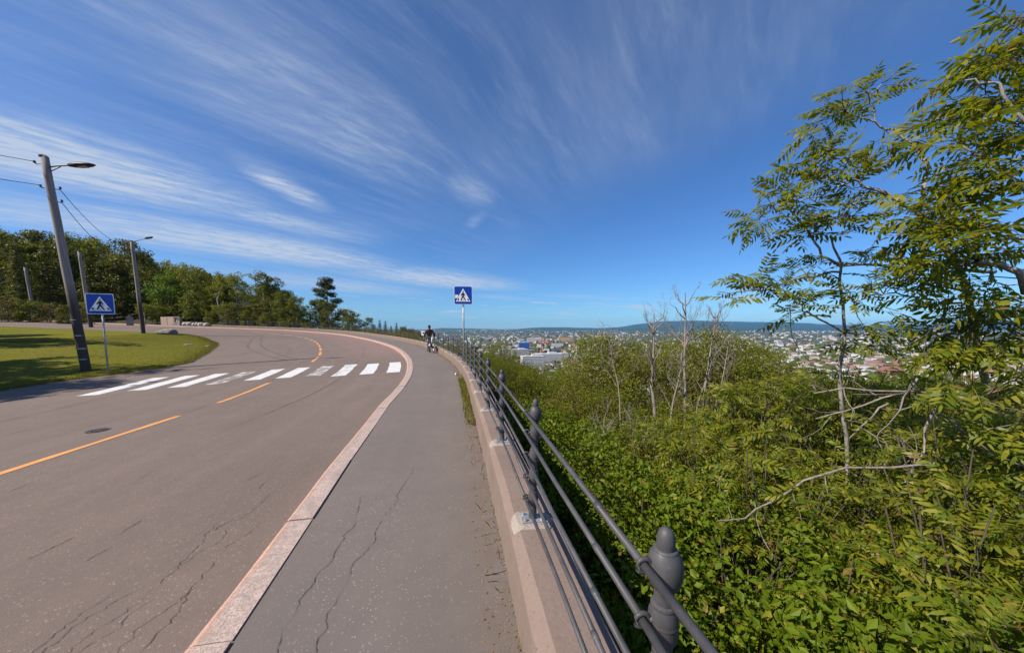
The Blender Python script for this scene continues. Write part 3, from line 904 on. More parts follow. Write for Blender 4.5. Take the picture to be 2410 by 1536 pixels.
P3b[2] = float(terrain_z(P3b[0], P3b[1])[0])
wood_pole('wooden_pole', 'bare wooden pole in front of the dark wood just behind the leaning street light pole', P3b, P3t, .2, .15, lamp=False)
P4b = np.array((-71.5, 50.0, 2.5)); P4b[2] = float(terrain_z(P4b[0], P4b[1])[0]); P4t = P4b + (-.6, 0, 8.4)
wood_pole('wooden_pole', 'pale bare wooden pole standing among the trees furthest left', P4b, P4t, .2, .15, lamp=False)

def wire(label, A, B, sag, r=.012):
    A = np.array(A); B = np.array(B); t = np.linspace(0, 1, 22)
    P = A + (B - A) * t[:, None]; P[:, 2] -= 4 * sag * t * (1 - t)
    w = MB(); w.tube(P, r, 5); o = w.build('overhead_wire', M['wire'], None, True)
    tag(o, label, 'wire', 'overhead wires between the wooden poles')


ax1 = (P1t - P1b) / np.linalg.norm(P1t - P1b)
q1 = P1b + ax1 * 7.6; q2 = P1b + ax1 * 7.05; q0 = P1b + ax1 * 8.5
wire('upper overhead wire sagging between the two street light poles', q1 + (.12, .2, 0), (-36.35, 32.5, 9.8), .9)
wire('lower overhead wire sagging between the two street light poles', q2 + (.12, .2, 0), (-36.4, 32.5, 9.2), 1.2)
wire('upper overhead wire running from the leaning pole top out of the picture', q0 + (-.2, -.1, 0), (-36, -6, 8.8), .6)
wire('lower overhead wire running from the leaning pole out of the picture', q1 + (-.2, -.1, 0), (-36, -6, 7.9), .6)
wire('thin overhead wire going from the middle pole towards the wood', (-36.5, 32.7, 9.7), (-75, 70, 15), 1.2)

# rocks on the lawn
def rock(name, label, loc, size, seed, mat='rock', flat=.55, rotz=0.0, group=None, wedge=0.0):
    rr = np.random.default_rng(seed); n, m_ = 7, 12; V = []
    for i_ in range(n):
        ph = math.pi * i_ / (n - 1)
        for j in range(m_):
            a = 2 * math.pi * j / m_; k = 1 + rr.normal(0, .10)
            x, y, z = math.sin(ph) * math.cos(a) * k, math.sin(ph) * math.sin(a) * k, math.cos(ph) * k
            x = np.sign(x) * abs(x) ** .8; z = np.sign(z) * abs(z) ** .7
            z *= (1 + wedge * x)
            V.append((x * size[0], y * size[1], (z + .55) * size[2]))
    Fc = [(i_ * m_ + j, i_ * m_ + (j + 1) % m_, (i_ + 1) * m_ + (j + 1) % m_, (i_ + 1) * m_ + j)[::-1] for i_ in range(n - 1) for j in range(m_)]
    o = ob(name, mesh(name, V, Fc, M[mat]), None, loc, (0, 0, rotz)); return tag(o, label, 'rock', group)


def on_lawn(x, y): return (x, y, float(lawn_z(x, y)[0]))


rock('boulder', 'grey wedge-shaped rock on the lawn beside the middle wooden pole', on_lawn(-34.6, 33.2), (.95, .5, .30), 3, wedge=.75, rotz=.1)
rock('boulder', 'small dark stone on the rounded tip of the lawn', on_lawn(-23.9, 26.0), (.18, .14, .08), 5)
rock('boulder', 'low dark stone in the tree shadow near the tip of the lawn', on_lawn(-26.3, 26.9), (.35, .2, .06), 6)
for k, s_ in enumerate((75.0, 75.9, 76.8, 77.8, 78.5)):
    P = pt(s_, .05, g(s_) + .05)
    rock('boulder', ['pale boulder ending the row next to the railing', 'second pale boulder from the railing end', 'middle pale boulder of the row of five by the roadside', 'fourth pale boulder from the railing end', 'pale boulder closest to the graffiti-marked concrete block'][k],
         tuple(P), (.42, .35, .33), 20 + k, 'palerock', group='row of pale boulders at the end of the railing')

# concrete block with a dark scrawl
sB = 81.2
cb = thing('concrete_block', 'pinkish concrete block wall with dark scrawl at the far roadside', 'wall', tuple(pt(sB, -.3, g(sB) - .1)), (0, 0, float(head(sB)) - 1.50))
p = MB()
for k, (x0, w_) in enumerate(((-1.1, 1.0), (-.05, 1.0), (.95, .9))):
    q_ = MB(); q_.box((x0 + .0, 0, .68), (w_ - .02, .4, 1.36 + (.05 if k else 0))); q_.build('block', M['block'] if k < 2 else M['mortar'], cb)
for pts in ([(.55, 1.20), (.75, 1.30), (.95, 1.15), (1.2, 1.28)], [(.60, .95), (.85, 1.12), (1.05, .9), (1.3, 1.02)], [(.58, .75), (.75, .62), (.85, .42)], [(.9, 1.25), (.8, 1.0), (.72, .7)]):
    q_ = MB(); q_.tube([(x, -.205, z) for x, z in pts], .045, 5); q_.build('scrawl', M['sblack'], cb)

# grey gabled stone pillar by the dark wood
gp = thing('stone_pillar', 'small grey gabled stone pillar in front of the dark wood beside the middle pole', 'pillar', (-54.5, 47.5, float(terrain_z(-54.5, 47.5)[0]) + .3), (0, 0, .75))
gp.scale = (.6, .6, .75)
p = MB(); p.box((0, 0, .7), (1.1, .7, 1.8)); p.build('shaft', M['rock'], gp)
p = MB(); p.add([(-.68, -.45, 1.602), (.68, -.45, 1.602), (.68, .45, 1.602), (-.68, .45, 1.602), (0, -.45, 2.25), (0, .45, 2.25)], [(0, 1, 4), (2, 3, 5), (0, 4, 5, 3), (1, 2, 5, 4), (0, 3, 2, 1)]); p.build('gable_top', M['rock'], gp)

# litter on the footway
lp = pt(11.55, .33)
cup = thing('paper_cup', 'crumpled white paper cup lying on the footway by the wall', 'litter', tuple(lp + (0, 0, .035)), (1.45, .2, .6))
p = MB(); p.lathe([(.030, -.05), (.034, 0.0), (.041, .05), (.043, .052), (.036, .048), (.028, -.045)], 10); p.build('cup_body', M['swhite'], cup)

# ------------------------------------------------------------------ vegetation
M['leaf_near'] = m_leaf('shrub_leaf', [(0.062, 0.105, 0.006), (0.095, 0.152, 0.008), (0.132, 0.195, 0.010), (0.175, 0.220, 0.012)], .4, .5, .18)
M['leaf_mid'] = m_leaf('thicket_leaf', [(0.062, 0.090, 0.006), (0.115, 0.145, 0.008), (0.175, 0.190, 0.011), (0.115, 0.145, 0.009)], .4, .5, .18)
M['leaf_olive'] = m_leaf('olive_thicket_leaf', [(0.090, 0.095, 0.016), (0.140, 0.130, 0.020), (0.190, 0.160, 0.030), (0.19, 0.13, 0.04)])
M['leaf_ash'] = m_leaf('ash_leaf', [(0.075, 0.128, 0.010), (0.130, 0.178, 0.012), (0.220, 0.230, 0.014), (0.330, 0.285, 0.018), (0.15, 0.195, 0.014)], 0.5, .45, .3)
M['leaf_birch'] = m_leaf('birch_leaf', [(0.115, 0.150, 0.010), (0.165, 0.190, 0.013), (0.215, 0.215, 0.016)], 0.45)
M['leaf_dec'] = m_leaf('tree_leaf', [(0.070, 0.098, 0.009), (0.118, 0.145, 0.012), (0.165, 0.180, 0.015)], 0.35)
M['leaf_bright'] = m_leaf('bright_tree_leaf', [(0.055, 0.122, 0.010), (0.086, 0.163, 0.012), (0.122, 0.186, 0.016)], 0.4)
M['leaf_dark'] = m_leaf('dark_tree_leaf', [(0.055, 0.074, 0.012), (0.090, 0.104, 0.014), (0.130, 0.132, 0.018)], 0.3)
M['needle'] = m_leaf('pine_needles', [(0.034, 0.055, 0.015), (0.053, 0.076, 0.019), (0.080, 0.098, 0.026)], 0.2, 0.5)
M['leaf_brown'] = m_leaf('brown_bush_leaf', [(0.095, 0.066, 0.024), (0.135, 0.096, 0.032), (0.112, 0.105, 0.025)], 0.3)
M['bark'] = m_bark('grey_bark', (0.13, 0.11, 0.095), (0.25, 0.215, 0.19))
M['bark_ash'] = m_bark('pale_ash_bark', (0.20, 0.175, 0.155), (0.38, 0.34, 0.31))
M['stem'] = m_bark('shrub_stem', (0.055, 0.048, 0.030), (0.12, 0.10, 0.065))
M['bark_dead'] = m_bark('bleached_bark', (0.16, 0.13, 0.11), (0.34, 0.29, 0.25))
M['bark_pine'] = m_bark('pine_bark', (0.13, 0.075, 0.05), (0.26, 0.15, 0.095))
M['bark_birch'] = m_bark('birch_bark', (0.34, 0.31, 0.28), (0.56, 0.53, 0.49), (5, 5, 12), .3)
M['grass'] = m_leaf('grass_blade', [(0.102, 0.121, 0.018), (0.153, 0.150, 0.025), (0.224, 0.184, 0.050)], 0.3, .6, .2)
M['litter'] = m_leaf('dry_leaf_litter', [(0.122, 0.063, 0.025), (0.194, 0.107, 0.043), (0.275, 0.175, 0.079)], 0.1, .9, .1)


def unit(v): return v / np.maximum(np.linalg.norm(v, axis=-1, keepdims=True), 1e-9)


def leaf_arrays(P, axis, nrm, L, Wd, rng, curl=.18, quad=False):
    """P: leaf bases, axis: along the blade, nrm: face normal. six-point blades with a bend (or two-triangle ones)"""
    a = unit(axis); s = unit(np.cross(a, nrm)); nn = np.cross(s, a)
    L = np.broadcast_to(L, len(P))[:, None]; Wd = np.broadcast_to(Wd, len(P))[:, None]
    if quad:
        V = np.stack([P, P + a * L * .5 + s * Wd * .5, P + a * L - nn * L * curl, P + a * L * .5 - s * Wd * .5], 1)
        i = np.arange(len(P))[:, None] * 4
        return V.reshape(-1, 3), [np.concatenate([i, i + 1, i + 2, i + 3], 1)]
    if quad == 'fold':
        def q(t, w, h): return P + a * L * t + s * Wd * w + nn * L * h
        c_ = curl
        V = np.stack([q(0, 0, 0), q(.18, .30, .05), q(.45, .50, .07 - c_ * .15), q(.78, .27, .02 - c_ * .55), q(1.0, 0, -c_), q(.78, -.27, .02 - c_ * .55), q(.45, -.50, .07 - c_ * .15), q(.18, -.30, .05), q(.18, 0, 0.), q(.45, 0, -c_ * .15), q(.78, 0, -c_ * .6)], 1)
        i = np.arange(len(P))[:, None] * 11
        f3 = [i + np.array([t]) for t in ((0, 1, 8), (3, 4, 10), (0, 8, 7), (5, 10, 4))]; f4 = [i + np.array([t]) for t in ((1, 2, 9, 8), (2, 3, 10, 9), (8, 9, 6, 7), (9, 10, 5, 6))]
        return V.reshape(-1, 3), [np.concatenate(f3), np.concatenate(f4)]
    V = np.stack([P, P + a * L * .30 + s * Wd * .5 + nn * L * .05, P + a * L * .70 + s * Wd * .40 - nn * L * curl * .3,
                  P + a * L - nn * L * curl, P + a * L * .70 - s * Wd * .40 - nn * L * curl * .3, P + a * L * .30 - s * Wd * .5 + nn * L * .05], 1)
    i = np.arange(len(P))[:, None] * 6
    return V.reshape(-1, 3), [np.concatenate([i, i + 1, i + 5], 1), np.concatenate([i + 2, i + 3, i + 4], 1), np.concatenate([i + 1, i + 2, i + 4, i + 5], 1)]


def join_arrays(parts):
    V = []; F = {}; n = 0
    for v, fs in parts:
        V.append(v)
        for f in fs: F.setdefault(f.shape[1], []).append(f + n)
        n += len(v)
    return np.concatenate(V), [np.concatenate(q) for q in F.values()]


# one pinnate leaf, stalk along +X, drooping
def pinnate(L=.24, pairs=5, ll=.085, lw=.023, seed=0, droop=.25):
    rg_ = np.random.default_rng(seed)
    P, A, N = [], [], []
    def rach(t): return np.array((L * t, 0.02 * L * math.sin(3 * t), L * (.06 * t - droop * t * t)))
    for k in range(pairs):
        t = .30 + .62 * k / (pairs - 1)
        for sg in (-1, 1):
            P.append(rach(t)); c = math.radians(rg_.uniform(48, 62)); A.append((math.cos(c), sg * math.sin(c), rg_.uniform(-.30, .02) - droop * t)); N.append((rg_.normal(0, .22), rg_.normal(0, .25), 1))
    P.append(rach(1.0)); A.append((1, 0, -.5 * droop * 2)); N.append((0.2, 0, 1))
    lens = ll * (1 - .25 * np.abs(np.linspace(-1, 1, len(P)))) * rg_.uniform(.85, 1.1, len(P))
    lv = leaf_arrays(np.array(P), np.array(A), np.array(N, float), lens, lens * lw / ll * rg_.uniform(.85, 1.15, len(P)), rg_, .16)
    tv, tf = tube([rach(t) for t in (0, .35, .7, 1.0)], [.0022, .0018, .0014, .001], 3, False)
    return join_arrays([lv, (tv, [np.array(tf)])])


PIN = [pinnate(.26, 5, .095, .026, 1, .28), pinnate(.22, 5, .085, .023, 2, .42), pinnate(.28, 6, .09, .024, 3, .18), pinnate(.20, 4, .085, .025, 4, .35)]
PIN_ME = [mesh('leaf', v, f, M['leaf_ash']) for v, f in PIN]


def place(vf, mat3, loc, sc):
    v, f = vf; return (v * sc) @ mat3.T + loc, f


def frame(direction, roll):
    x = unit(np.asarray(direction, float)); up = np.array((0, 0, 1.0))
    y = np.cross(up, x); y = y / max(np.linalg.norm(y), 1e-6); z = np.cross(x, y)
    c, s = math.cos(roll), math.sin(roll)
    return np.stack([x, y * c + z * s, -y * s + z * c], 1)


def whorl(tip, out, n, rng, sc=1.0):
    """n pinnate leaves round a twig end: list of (variant, matrix, location, scale)"""
    res = []; out = unit(np.asarray(out, float))
    for k in range(n):
        a = 2 * math.pi * k / n + rng.uniform(-.4, .4)
        side = np.array((math.cos(a), math.sin(a), 0)); d = out * rng.uniform(.25, .9) + side * rng.uniform(.6, 1.0) + np.array((0, 0, rng.uniform(-.75, .15)))
        res.append((int(rng.integers(4)), frame(d, rng.normal(0, .6)), np.asarray(tip) + rng.normal(0, .012, 3) - out * rng.uniform(0, .10), sc * rng.uniform(.75, 1.15)))
    return res


# --- branching skeleton used for bare and leafy trees
def grow(start, direction, length, radius, depth, rng, tips, segs, gn=0.30, up=.12, split=(2, 4), ratio=(.55, .8), npt=5):
    P = [np.array(start, float)]; d = unit(np.array(direction, float)); st = length / (npt - 1)
    for k in range(npt - 1):
        d = unit(d + rng.normal(0, gn, 3) * .5 + np.array((0, 0, up)) * .3); P.append(P[-1] + d * st)
    r1 = radius * (.55 if depth else .25)
    segs.append((np.array(P), np.linspace(radius, r1, npt)))
    if depth == 0:
        tips.append((P[-1], d)); return
    for k in range(int(rng.integers(split[0], split[1] + 1))):
        t = rng.uniform(.35, 1.0) if k else 1.0
        j = min(npt - 2, int(t * (npt - 1))); f = t * (npt - 1) - j
        q = P[j] * (1 - f) + P[j + 1] * f
        side = unit(rng.normal(0, 1, 3)); nd = unit(d * rng.uniform(.6, 1.0) + side * rng.uniform(.45, .85) + np.array((0, 0, up)))
        grow(q, nd, length * rng.uniform(*ratio), r1 * rng.uniform(.6, .95), depth - 1, rng, tips, segs, gn, up, split, ratio, npt)


def segs_mesh(name, segs, mat, n0=7, rmin=.0):
    parts = []
    for P, r in segs:
        n_ = n0 if r[0] > .05 else (5 if r[0] > .012 else 3)
        v, f = tube(P, np.maximum(r, rmin), n_, False); parts.append((v, [np.array(f)]))
    v, f = join_arrays(parts); return mesh(name, v, f, mat, True)


def clump_leaves(centres, radii, per, size, rng, quad=True, asp=.6, flat=.75, out_bias=.6):
    Ps, As, Ns = [], [], []
    for c, r in zip(centres, radii):
        k = per if np.isscalar(per) else per
        dvec = unit(rng.normal(0, 1, (k, 3))); rad = r * rng.uniform(.35, 1.0, k)[:, None] ** .6
        p = c + dvec * rad * np.array((1, 1, flat))
        n_ = unit(dvec * out_bias + rng.normal(0, .6, (k, 3)) + np.array((0, 0, .45)))
        ax_ = unit(np.cross(n_, rng.normal(0, 1, (k, 3))) + np.array((0, 0, -.25)))
        Ps.append(p); As.append(ax_); Ns.append(n_)
    P = np.concatenate(Ps); L = size * rng.uniform(.45, 1.5, len(P))
    return leaf_arrays(P, np.concatenate(As), np.concatenate(Ns), L, L * asp, rng, .15, quad)


def deciduous(seed, H_=10., rad=3.2, leaf='leaf_dec', bark='bark', per=60, size=.24, ncl=84, low=.13, name='tree'):
    rng = np.random.default_rng(seed); segs = []; tips = []
    trunk = np.array([(0, 0, -.3), (rng.normal(0, .1), rng.normal(0, .1), H_ * .25), (rng.normal(0, .2), rng.normal(0, .2), H_ * .5), (rng.normal(0, .3), rng.normal(0, .3), H_ * .85)])
    segs.append((trunk, np.array((.17, .14, .10, .04)) * H_ / 10))
    for k in range(9):
        t = rng.uniform(low + .05, .85); a = k * 2.4 + rng.uniform(-.4, .4)
        base = np.array([np.interp(t * H_, trunk[:, 2], trunk[:, i]) for i in range(3)])
        grow(base, (math.cos(a), math.sin(a), rng.uniform(.3, .9)), rad * rng.uniform(.45, .7), .05 * H_ / 10, 1, rng, tips, segs, .35, .2, (2, 3), (.5, .8), 4)
    cent, rr = [], []
    for k in range(ncl):
        z = rng.uniform(low, 1.0); prof_ = math.sin(math.pi * min(1, (z - low) / (1 - low) * .80 + .17)) ** .7
        a = rng.uniform(0, 2 * math.pi); q = rad * prof_ * math.sqrt(rng.uniform(.15, 1.0)) * rng.uniform(.75, 1.12)
        cent.append((q * math.cos(a), q * math.sin(a), z * H_ * rng.uniform(.93, 1.03))); rr.append(rad * rng.uniform(.17, .33))
    for p_, d_ in tips: cent.append(p_); rr.append(rad * .2)
    v, f = clump_leaves(np.array(cent), rr, per, size, rng)
    return segs_mesh('trunk', segs, M[bark]), mesh('crown', v, f, M[leaf])


def spruce(seed, H_=12., rad=2.4, leaf='leaf_dark', low=.06):
    rng = np.random.default_rng(seed); segs = [(np.array([(0, 0, -.3), (0, 0, H_ * .5), (0, 0, H_)]), np.array((.17, .10, .02)))]
    Ps, As, Ns, Ls = [], [], [], []
    z = low * H_
    while z < H_ * .98:
        r = rad * (1 - z / H_) ** .85 + .12; nb = int(rng.integers(6, 9)); a0 = rng.uniform(0, 6.28)
        for k in range(nb):
            a = a0 + 2 * math.pi * k / nb + rng.normal(0, .15); rl = r * rng.uniform(.7, 1.15); d = np.array((math.cos(a), math.sin(a), 0))
            nn_ = max(5, int(rl * 12))
            for t in np.linspace(.15, 1, nn_):
                p_ = d * rl * t + np.array((0, 0, z + .15 * rl * t - .42 * rl * t * t))
                for sg in (-1, 1):
                    sdv = np.array((-d[1], d[0], 0)) * sg
                    Ps.append(p_ + rng.normal(0, .04, 3)); As.append(d * .6 + sdv * rng.uniform(.4, 1.0) + np.array((0, 0, rng.uniform(-.7, -.1)))); Ns.append((rng.normal(0, .5), rng.normal(0, .5), 1)); Ls.append(.34 * (1.15 - .6 * t) * rng.uniform(.8, 1.3))
        z += H_ * .034 * rng.uniform(.8, 1.25)
    L = np.array(Ls); v, f = leaf_arrays(np.array(Ps), np.array(As), np.array(Ns, float), L, L * .36, rng, .2, True)
    return segs_mesh('trunk', segs, M['bark']), mesh('crown', v, f, M[leaf])


def pine(seed, H_=11., lean=0.0, full=.45, per=70, size=.26):
    rng = np.random.default_rng(seed); segs = []; tips = []
    tr = np.array([(0, 0, -.3), (lean * .3, .1, H_ * .3), (lean * .6, 0, H_ * .6), (lean, -.1, H_ * .97)])
    segs.append((tr, np.array((.20, .17, .12, .04))))
    cent, rr = [], []
    for k in range(15):
        t = full + (1 - full) * (k / 14.) ** .9; a = k * 2.4 + rng.uniform(-.5, .5); L = H_ * .30 * (1.15 - .75 * (t - full) / (1 - full)) * rng.uniform(.6, 1.15)
        base = np.array([np.interp(t * H_ * .97, tr[:, 2], tr[:, i]) for i in range(3)])
        P = [base]; d = np.array((math.cos(a), math.sin(a), rng.uniform(.0, .35)))
        for j in range(4): d = unit(d + rng.normal(0, .22, 3) + np.array((0, 0, .06))); P.append(P[-1] + d * L / 4)
        P = np.array(P); segs.append((P, np.linspace(.055, .012, 5)))
        for j in (2, 3, 4):
            for q in range(2): cent.append(P[j] + rng.normal(0, .28, 3) * np.array((1, 1, .4)) + (0, 0, .18)); rr.append(rng.uniform(.38, .72))
    for q in range(4): cent.append(tr[-1] + rng.normal(0, .35, 3)); rr.append(.5)
    v, f = clump_leaves(np.array(cent), rr, per, size, rng, True, .22, .5, .9)
    return segs_mesh('trunk', segs, M['bark_pine']), mesh('crown', v, f, M['needle'])


KINDS = {
    'dark': [deciduous(11, 11, 3.3, 'leaf_dark', size=.28), deciduous(12, 10, 3.0, 'leaf_dark', size=.28)],
    'green': [deciduous(21, 9.5, 3.0), deciduous(22, 8.5, 2.8), deciduous(23, 10, 2.7)],
    'bright': [deciduous(31, 8.5, 3.1, 'leaf_bright', per=70)],
    'birch': [deciduous(41, 9, 2.2, 'leaf_birch', 'bark_birch', 34, .22, 55), deciduous(42, 8, 2.0, 'leaf_birch', 'bark_birch', 32, .22, 50)],
    'brown': [deciduous(51, 8.5, 2.8, 'leaf_brown', per=26)],
    'spruce': [spruce(61, 12, 2.5), spruce(62, 10, 2.2)],
    'pine': [pine(71, 11), pine(72, 10, .5, .4), pine(75, 11, .3, .30, 120, .30)],
}


def tree(kind, x, y, sc, label, group, z=None, name=None, vi=None, sxy=1.0):
    tr, cr = KINDS[kind][R.randrange(len(KINDS[kind])) if vi is None else vi]
    if kind == 'pine' and vi is None: tr, cr = KINDS[kind][R.randrange(2)]
    z = float(terrain_z(x, y)[0]) if z is None else z
    t = thing(name or {'spruce': 'spruce_tree', 'pine': 'pine_tree', 'birch': 'birch_tree'}.get(kind, 'leafy_tree'), label, 'tree', (x, y, z), (0, 0, R.uniform(0, 6.28)), group)
    t.scale = (sc * sxy, sc * sxy, sc)
    ob('trunk', tr, t); ob('crown', cr, t)
    return t


def spot(u, Yd): return ((u - 1205) / 780 * Yd, Yd)


# wooded slope on the left: (pixel column, depth, height of the crown tops above the eye per metre of depth) -> species by place
# front row standing out one by one
FR = [(60, 52, 'spruce', 1.05, 'dark conical spruce behind the pale pole furthest left'), (130, 58, 'spruce', 1.15, 'tall dark spruce to the left of the leaning pole'),
      (15, 55, 'dark', 1.15, 'dark broadleaf tree at the very edge of the wood'), (100, 66, 'green', 1.35, 'yellowish green broadleaf tree rising behind the spruces'),
      (225, 56, 'spruce', 1.05, 'dark spruce just behind the bare wooden pole'), (275, 58, 'dark', 1.0, 'dark leafy tree shading the gabled stone pillar'),
      (335, 60, 'dark', 1.2, 'dark leafy tree right behind the middle wooden pole'), (300, 68, 'brown', 1.35, 'thin brownish tree high on the slope above the middle pole'),
      (405, 58, 'bright', .98, 'bright green leafy tree to the left of the concrete block'), (445, 60, 'birch', 1.05, 'slim birch right behind the concrete block'),
      (478, 57, 'green', .95, 'olive green tree above the row of boulders'), (522, 56, 'birch', .93, 'pale stemmed birch where the railing ends'),
      (565, 60, 'birch', .90, 'airy birch above the far end of the railing'), (622, 58, 'green', .86, 'full crowned green tree standing tallest behind the far railing'),
      (655, 60, 'dark', .80, 'dark crowned tree next to the full crowned green one'), (690, 62, 'brown', .85, 'thin brown leaved tree left of the lone pine'),
      (722, 58, 'green', .72, 'low leafy tree at the foot of the lone pine')]
for u_, Yd, kd, sc, lb in FR:
    x, y = spot(u_, Yd); tree(kd, x, y, sc, lb, None)
# the lone pine
x, y = spot(776, 57)
tree('pine', x, y, .96, 'lone flat-topped pine standing against the sky behind the railing', None, z=-1.2, vi=2, sxy=1.15)
GL = {'green': 'green leafy tree in the thick of the wooded slope', 'dark': 'dark leafy tree in the thick of the wooded slope', 'birch': 'pale green birch in the thick of the wooded slope',
      'spruce': 'spruce in the thick of the wooded slope', 'pine': 'pine on the crest of the wooded slope', 'brown': 'brownish tree in the thick of the wooded slope', 'bright': 'fresh green tree in the thick of the wooded slope'}
us = [R.uniform(-260, 700) for _ in range(112)]
for k, u_ in enumerate(us):
    Yd = R.choice([66, 72, 80, 88, 96]) + R.uniform(-3, 3)
    x, y = spot(u_, Yd)
    want = np.interp(u_, [-260, 0, 100, 250, 400, 500, 640, 700], [.36, .318, .272, .252, .20, .168, .135, .105])   # tangent of the skyline
    z = float(terrain_z(x, y)[0]); top = 1.65 + want * Yd * R.uniform(.86, 1.0)
    far = Yd > 84
    kd = R.choice(['pine', 'dark', 'green', 'pine'] if far else ['green', 'green', 'dark', 'birch', 'spruce', 'green'])
    h = {'green': 9.3, 'dark': 10.5, 'birch': 8.5, 'spruce': 11, 'pine': 10.5}[kd]
    sc = max(.55, min(1.75, (top - z) / h))
    tree(kd, x, y, sc, GL[kd], {'pine': 'pines on the crest'}.get(kd, 'trees on the wooded slope: ' + kd), z=min(z, top - h * sc * .98))
# low trees and bushes behind the far railing, dropping towards the city
for k, (u_, Yd, kd, sc, lb) in enumerate([(665, 52, 'green', .50, 'low green tree between the far railing and the dark crowned tree'), (700, 52, 'green', .58, 'rounded green bush behind the railing left of the pine'), (752, 54, 'green', .60, 'dark bush under the pine'), (778, 53, 'dark', .5, 'dark rounded bush at the very foot of the pine'), (808, 54, 'dark', .52, 'dark leafy bush right of the pine'), (825, 52, 'green', .46, 'green bush two steps right of the pine'),
        (838, 56, 'green', .44, 'small green tree beyond the railing, right of the pine'), (868, 54, 'dark', .42, 'low dark round-topped tree above the railing'), (895, 60, 'spruce', .40, 'small spruce, leftmost of the pointed tops above the railing'),
        (908, 60, 'spruce', .42, 'second of the small pointed spruces above the railing'), (921, 60, 'spruce', .40, 'third of the small pointed spruces above the railing'), (934, 58, 'spruce', .37, 'small pointed spruce, last before the dark bushes'),
        (950, 50, 'dark', .36, 'dark bush beyond the railing left of the walker'), (968, 46, 'dark', .33, 'last dark bush before the open view of the city'), (985, 44, 'green', .25, 'low green bush beside the walker behind the railing')]):
    x, y = spot(u_, Yd); s_, d_ = sd(x, y)
    tan = np.interp(u_, [665, 700, 755, 805, 838, 868, 900, 935, 950, 985], [.10, .088, .078, .062, .040, .026, .020, .013, .006, -.006])
    h = {'green': 9.3, 'dark': 10.5, 'spruce': 11.}[kd] * sc
    tree(kd, x, y, sc, lb, None, z=1.65 + tan * Yd - h)
# understorey and brown bushes at the back of the lawn
for k, (u_, Yd, kd, sc, lb) in enumerate([(-40, 46, 'brown', .42, 'brown bush at the back of the lawn, cut by the picture edge'), (25, 47, 'brown', .40, 'rusty brown bush behind the lawn below the pale pole'),
        (75, 48, 'green', .42, 'green bush behind the lawn right of the rusty brown one'), (125, 48, 'brown', .36, 'brownish bush behind the lawn left of the leaning pole'), (165, 47, 'dark', .30, 'dark bush at the back of the lawn behind the leaning pole'), (215, 50, 'dark', .28, 'dark bush behind the blue sign at the back of the lawn'),
        (375, 56, 'green', .30, 'small green bush left of the bright green tree'), (500, 53, 'green', .26, 'small bush behind the boulders'), (545, 53, 'brown', .24, 'low brown bush behind the end of the railing'), (585, 52, 'green', .27, 'low green bush behind the far railing'), (630, 51, 'green', .28, 'yellowish low bush in front of the dark crowned tree'), (665, 51, 'birch', .30, 'small airy bush behind the far railing')]):
    x, y = spot(u_, Yd); tree(kd, x, y, sc, lb, None, sxy=1.5, name='bush')
# undergrowth closing the foot of the wood
for k in range(34):
    u_ = -60 + k * 24 + R.uniform(-8, 8); Yd = 53.5 + R.uniform(-1, 3) + (4 if u_ < 120 else 0) + (2 if 380 < u_ < 520 else 0)
    if 230 < u_ < 330: Yd += 6
    x, y = spot(u_, Yd)
    tree(R.choice(['green', 'dark', 'green', 'birch', 'brown']), x, y, R.uniform(.26, .44), 'low undergrowth bush at the foot of the wood', 'undergrowth at the foot of the wood', sxy=1.6, name='bush')
# trees standing out of the picture to the left, whose shadows lie across the lawn
for k, (x, y, kd, sc) in enumerate([(-31, 8.3, 'green', 1.5), (-36.5, 8.2, 'dark', 1.45), (-28, 5, 'dark', 1.35), (-42, 7.0, 'green', 1.4), (-52, 21.0, 'pine', 1.3), (-45.5, 20.2, 'dark', 1.1), (-39.5, 19.6, 'green', 1.15), (-60, 21.5, 'green', 1.3)]):
    tree(kd, x, y, sc, 'leafy tree out of the picture that shades the lawn', 'trees shading the lawn', z=float(lawn_plane(x, y)) - .2)

# ------------------------------------------------------------------ thicket below the railing
def stems_for(rng, H_, rad, n=9, r=.016):
    segs = []
    for k in range(n):
        a = rng.uniform(0, 6.28); e = np.array((math.cos(a), math.sin(a), 0)) * rad * rng.uniform(.2, .85)
        P = np.array([(0, 0, 0), e * .3 + (0, 0, H_ * .35), e * .75 + (0, 0, H_ * .7), e + (0, 0, H_ * rng.uniform(.85, 1.02))]) + rng.normal(0, .05, (4, 3)); P[0, 2] = -.3
        segs.append((P, np.array((r, r * .8, r * .55, r * .3))))
    return segs


def shrub_mesh(seed, H_=2.0, rad=1.1, nleaf=2600, size=.075, asp=.55, leaf='leaf_near', quad=False, ncl=34, twig=True):
    rng = np.random.default_rng(seed); segs = stems_for(rng, H_, rad)
    cent, rr = [], []
    for k in range(ncl):
        a = rng.uniform(0, 6.28); el = math.asin(rng.uniform(-.35, 1)); q = rng.uniform(.72, 1.02)
        cent.append((rad * q * math.cos(el) * math.cos(a), rad * q * math.cos(el) * math.sin(a), H_ * .62 + H_ * .40 * q * math.sin(el))); rr.append(rad * rng.uniform(.2, .36))
        segs.append((np.array([(cent[-1][0] * .3, cent[-1][1] * .3, cent[-1][2] * .7), cent[-1]]), np.array((.007, .003))))
    per = nleaf // ncl
    v, f = clump_leaves(np.array(cent), rr, per, size, rng, quad, asp, .8, .75)
    # an inner layer so the heart of the shrub is closed
    v2, f2 = clump_leaves(np.array([(0, 0, H_ * .55)]), [rad * .8], nleaf // 5, size * 1.3, rng, True, asp, H_ * .4 / rad, .7)
    v, f = join_arrays([(v, f), (v2, f2)])
    return segs_mesh('stems', segs, M['stem']), mesh('foliage', v, f, M[leaf])


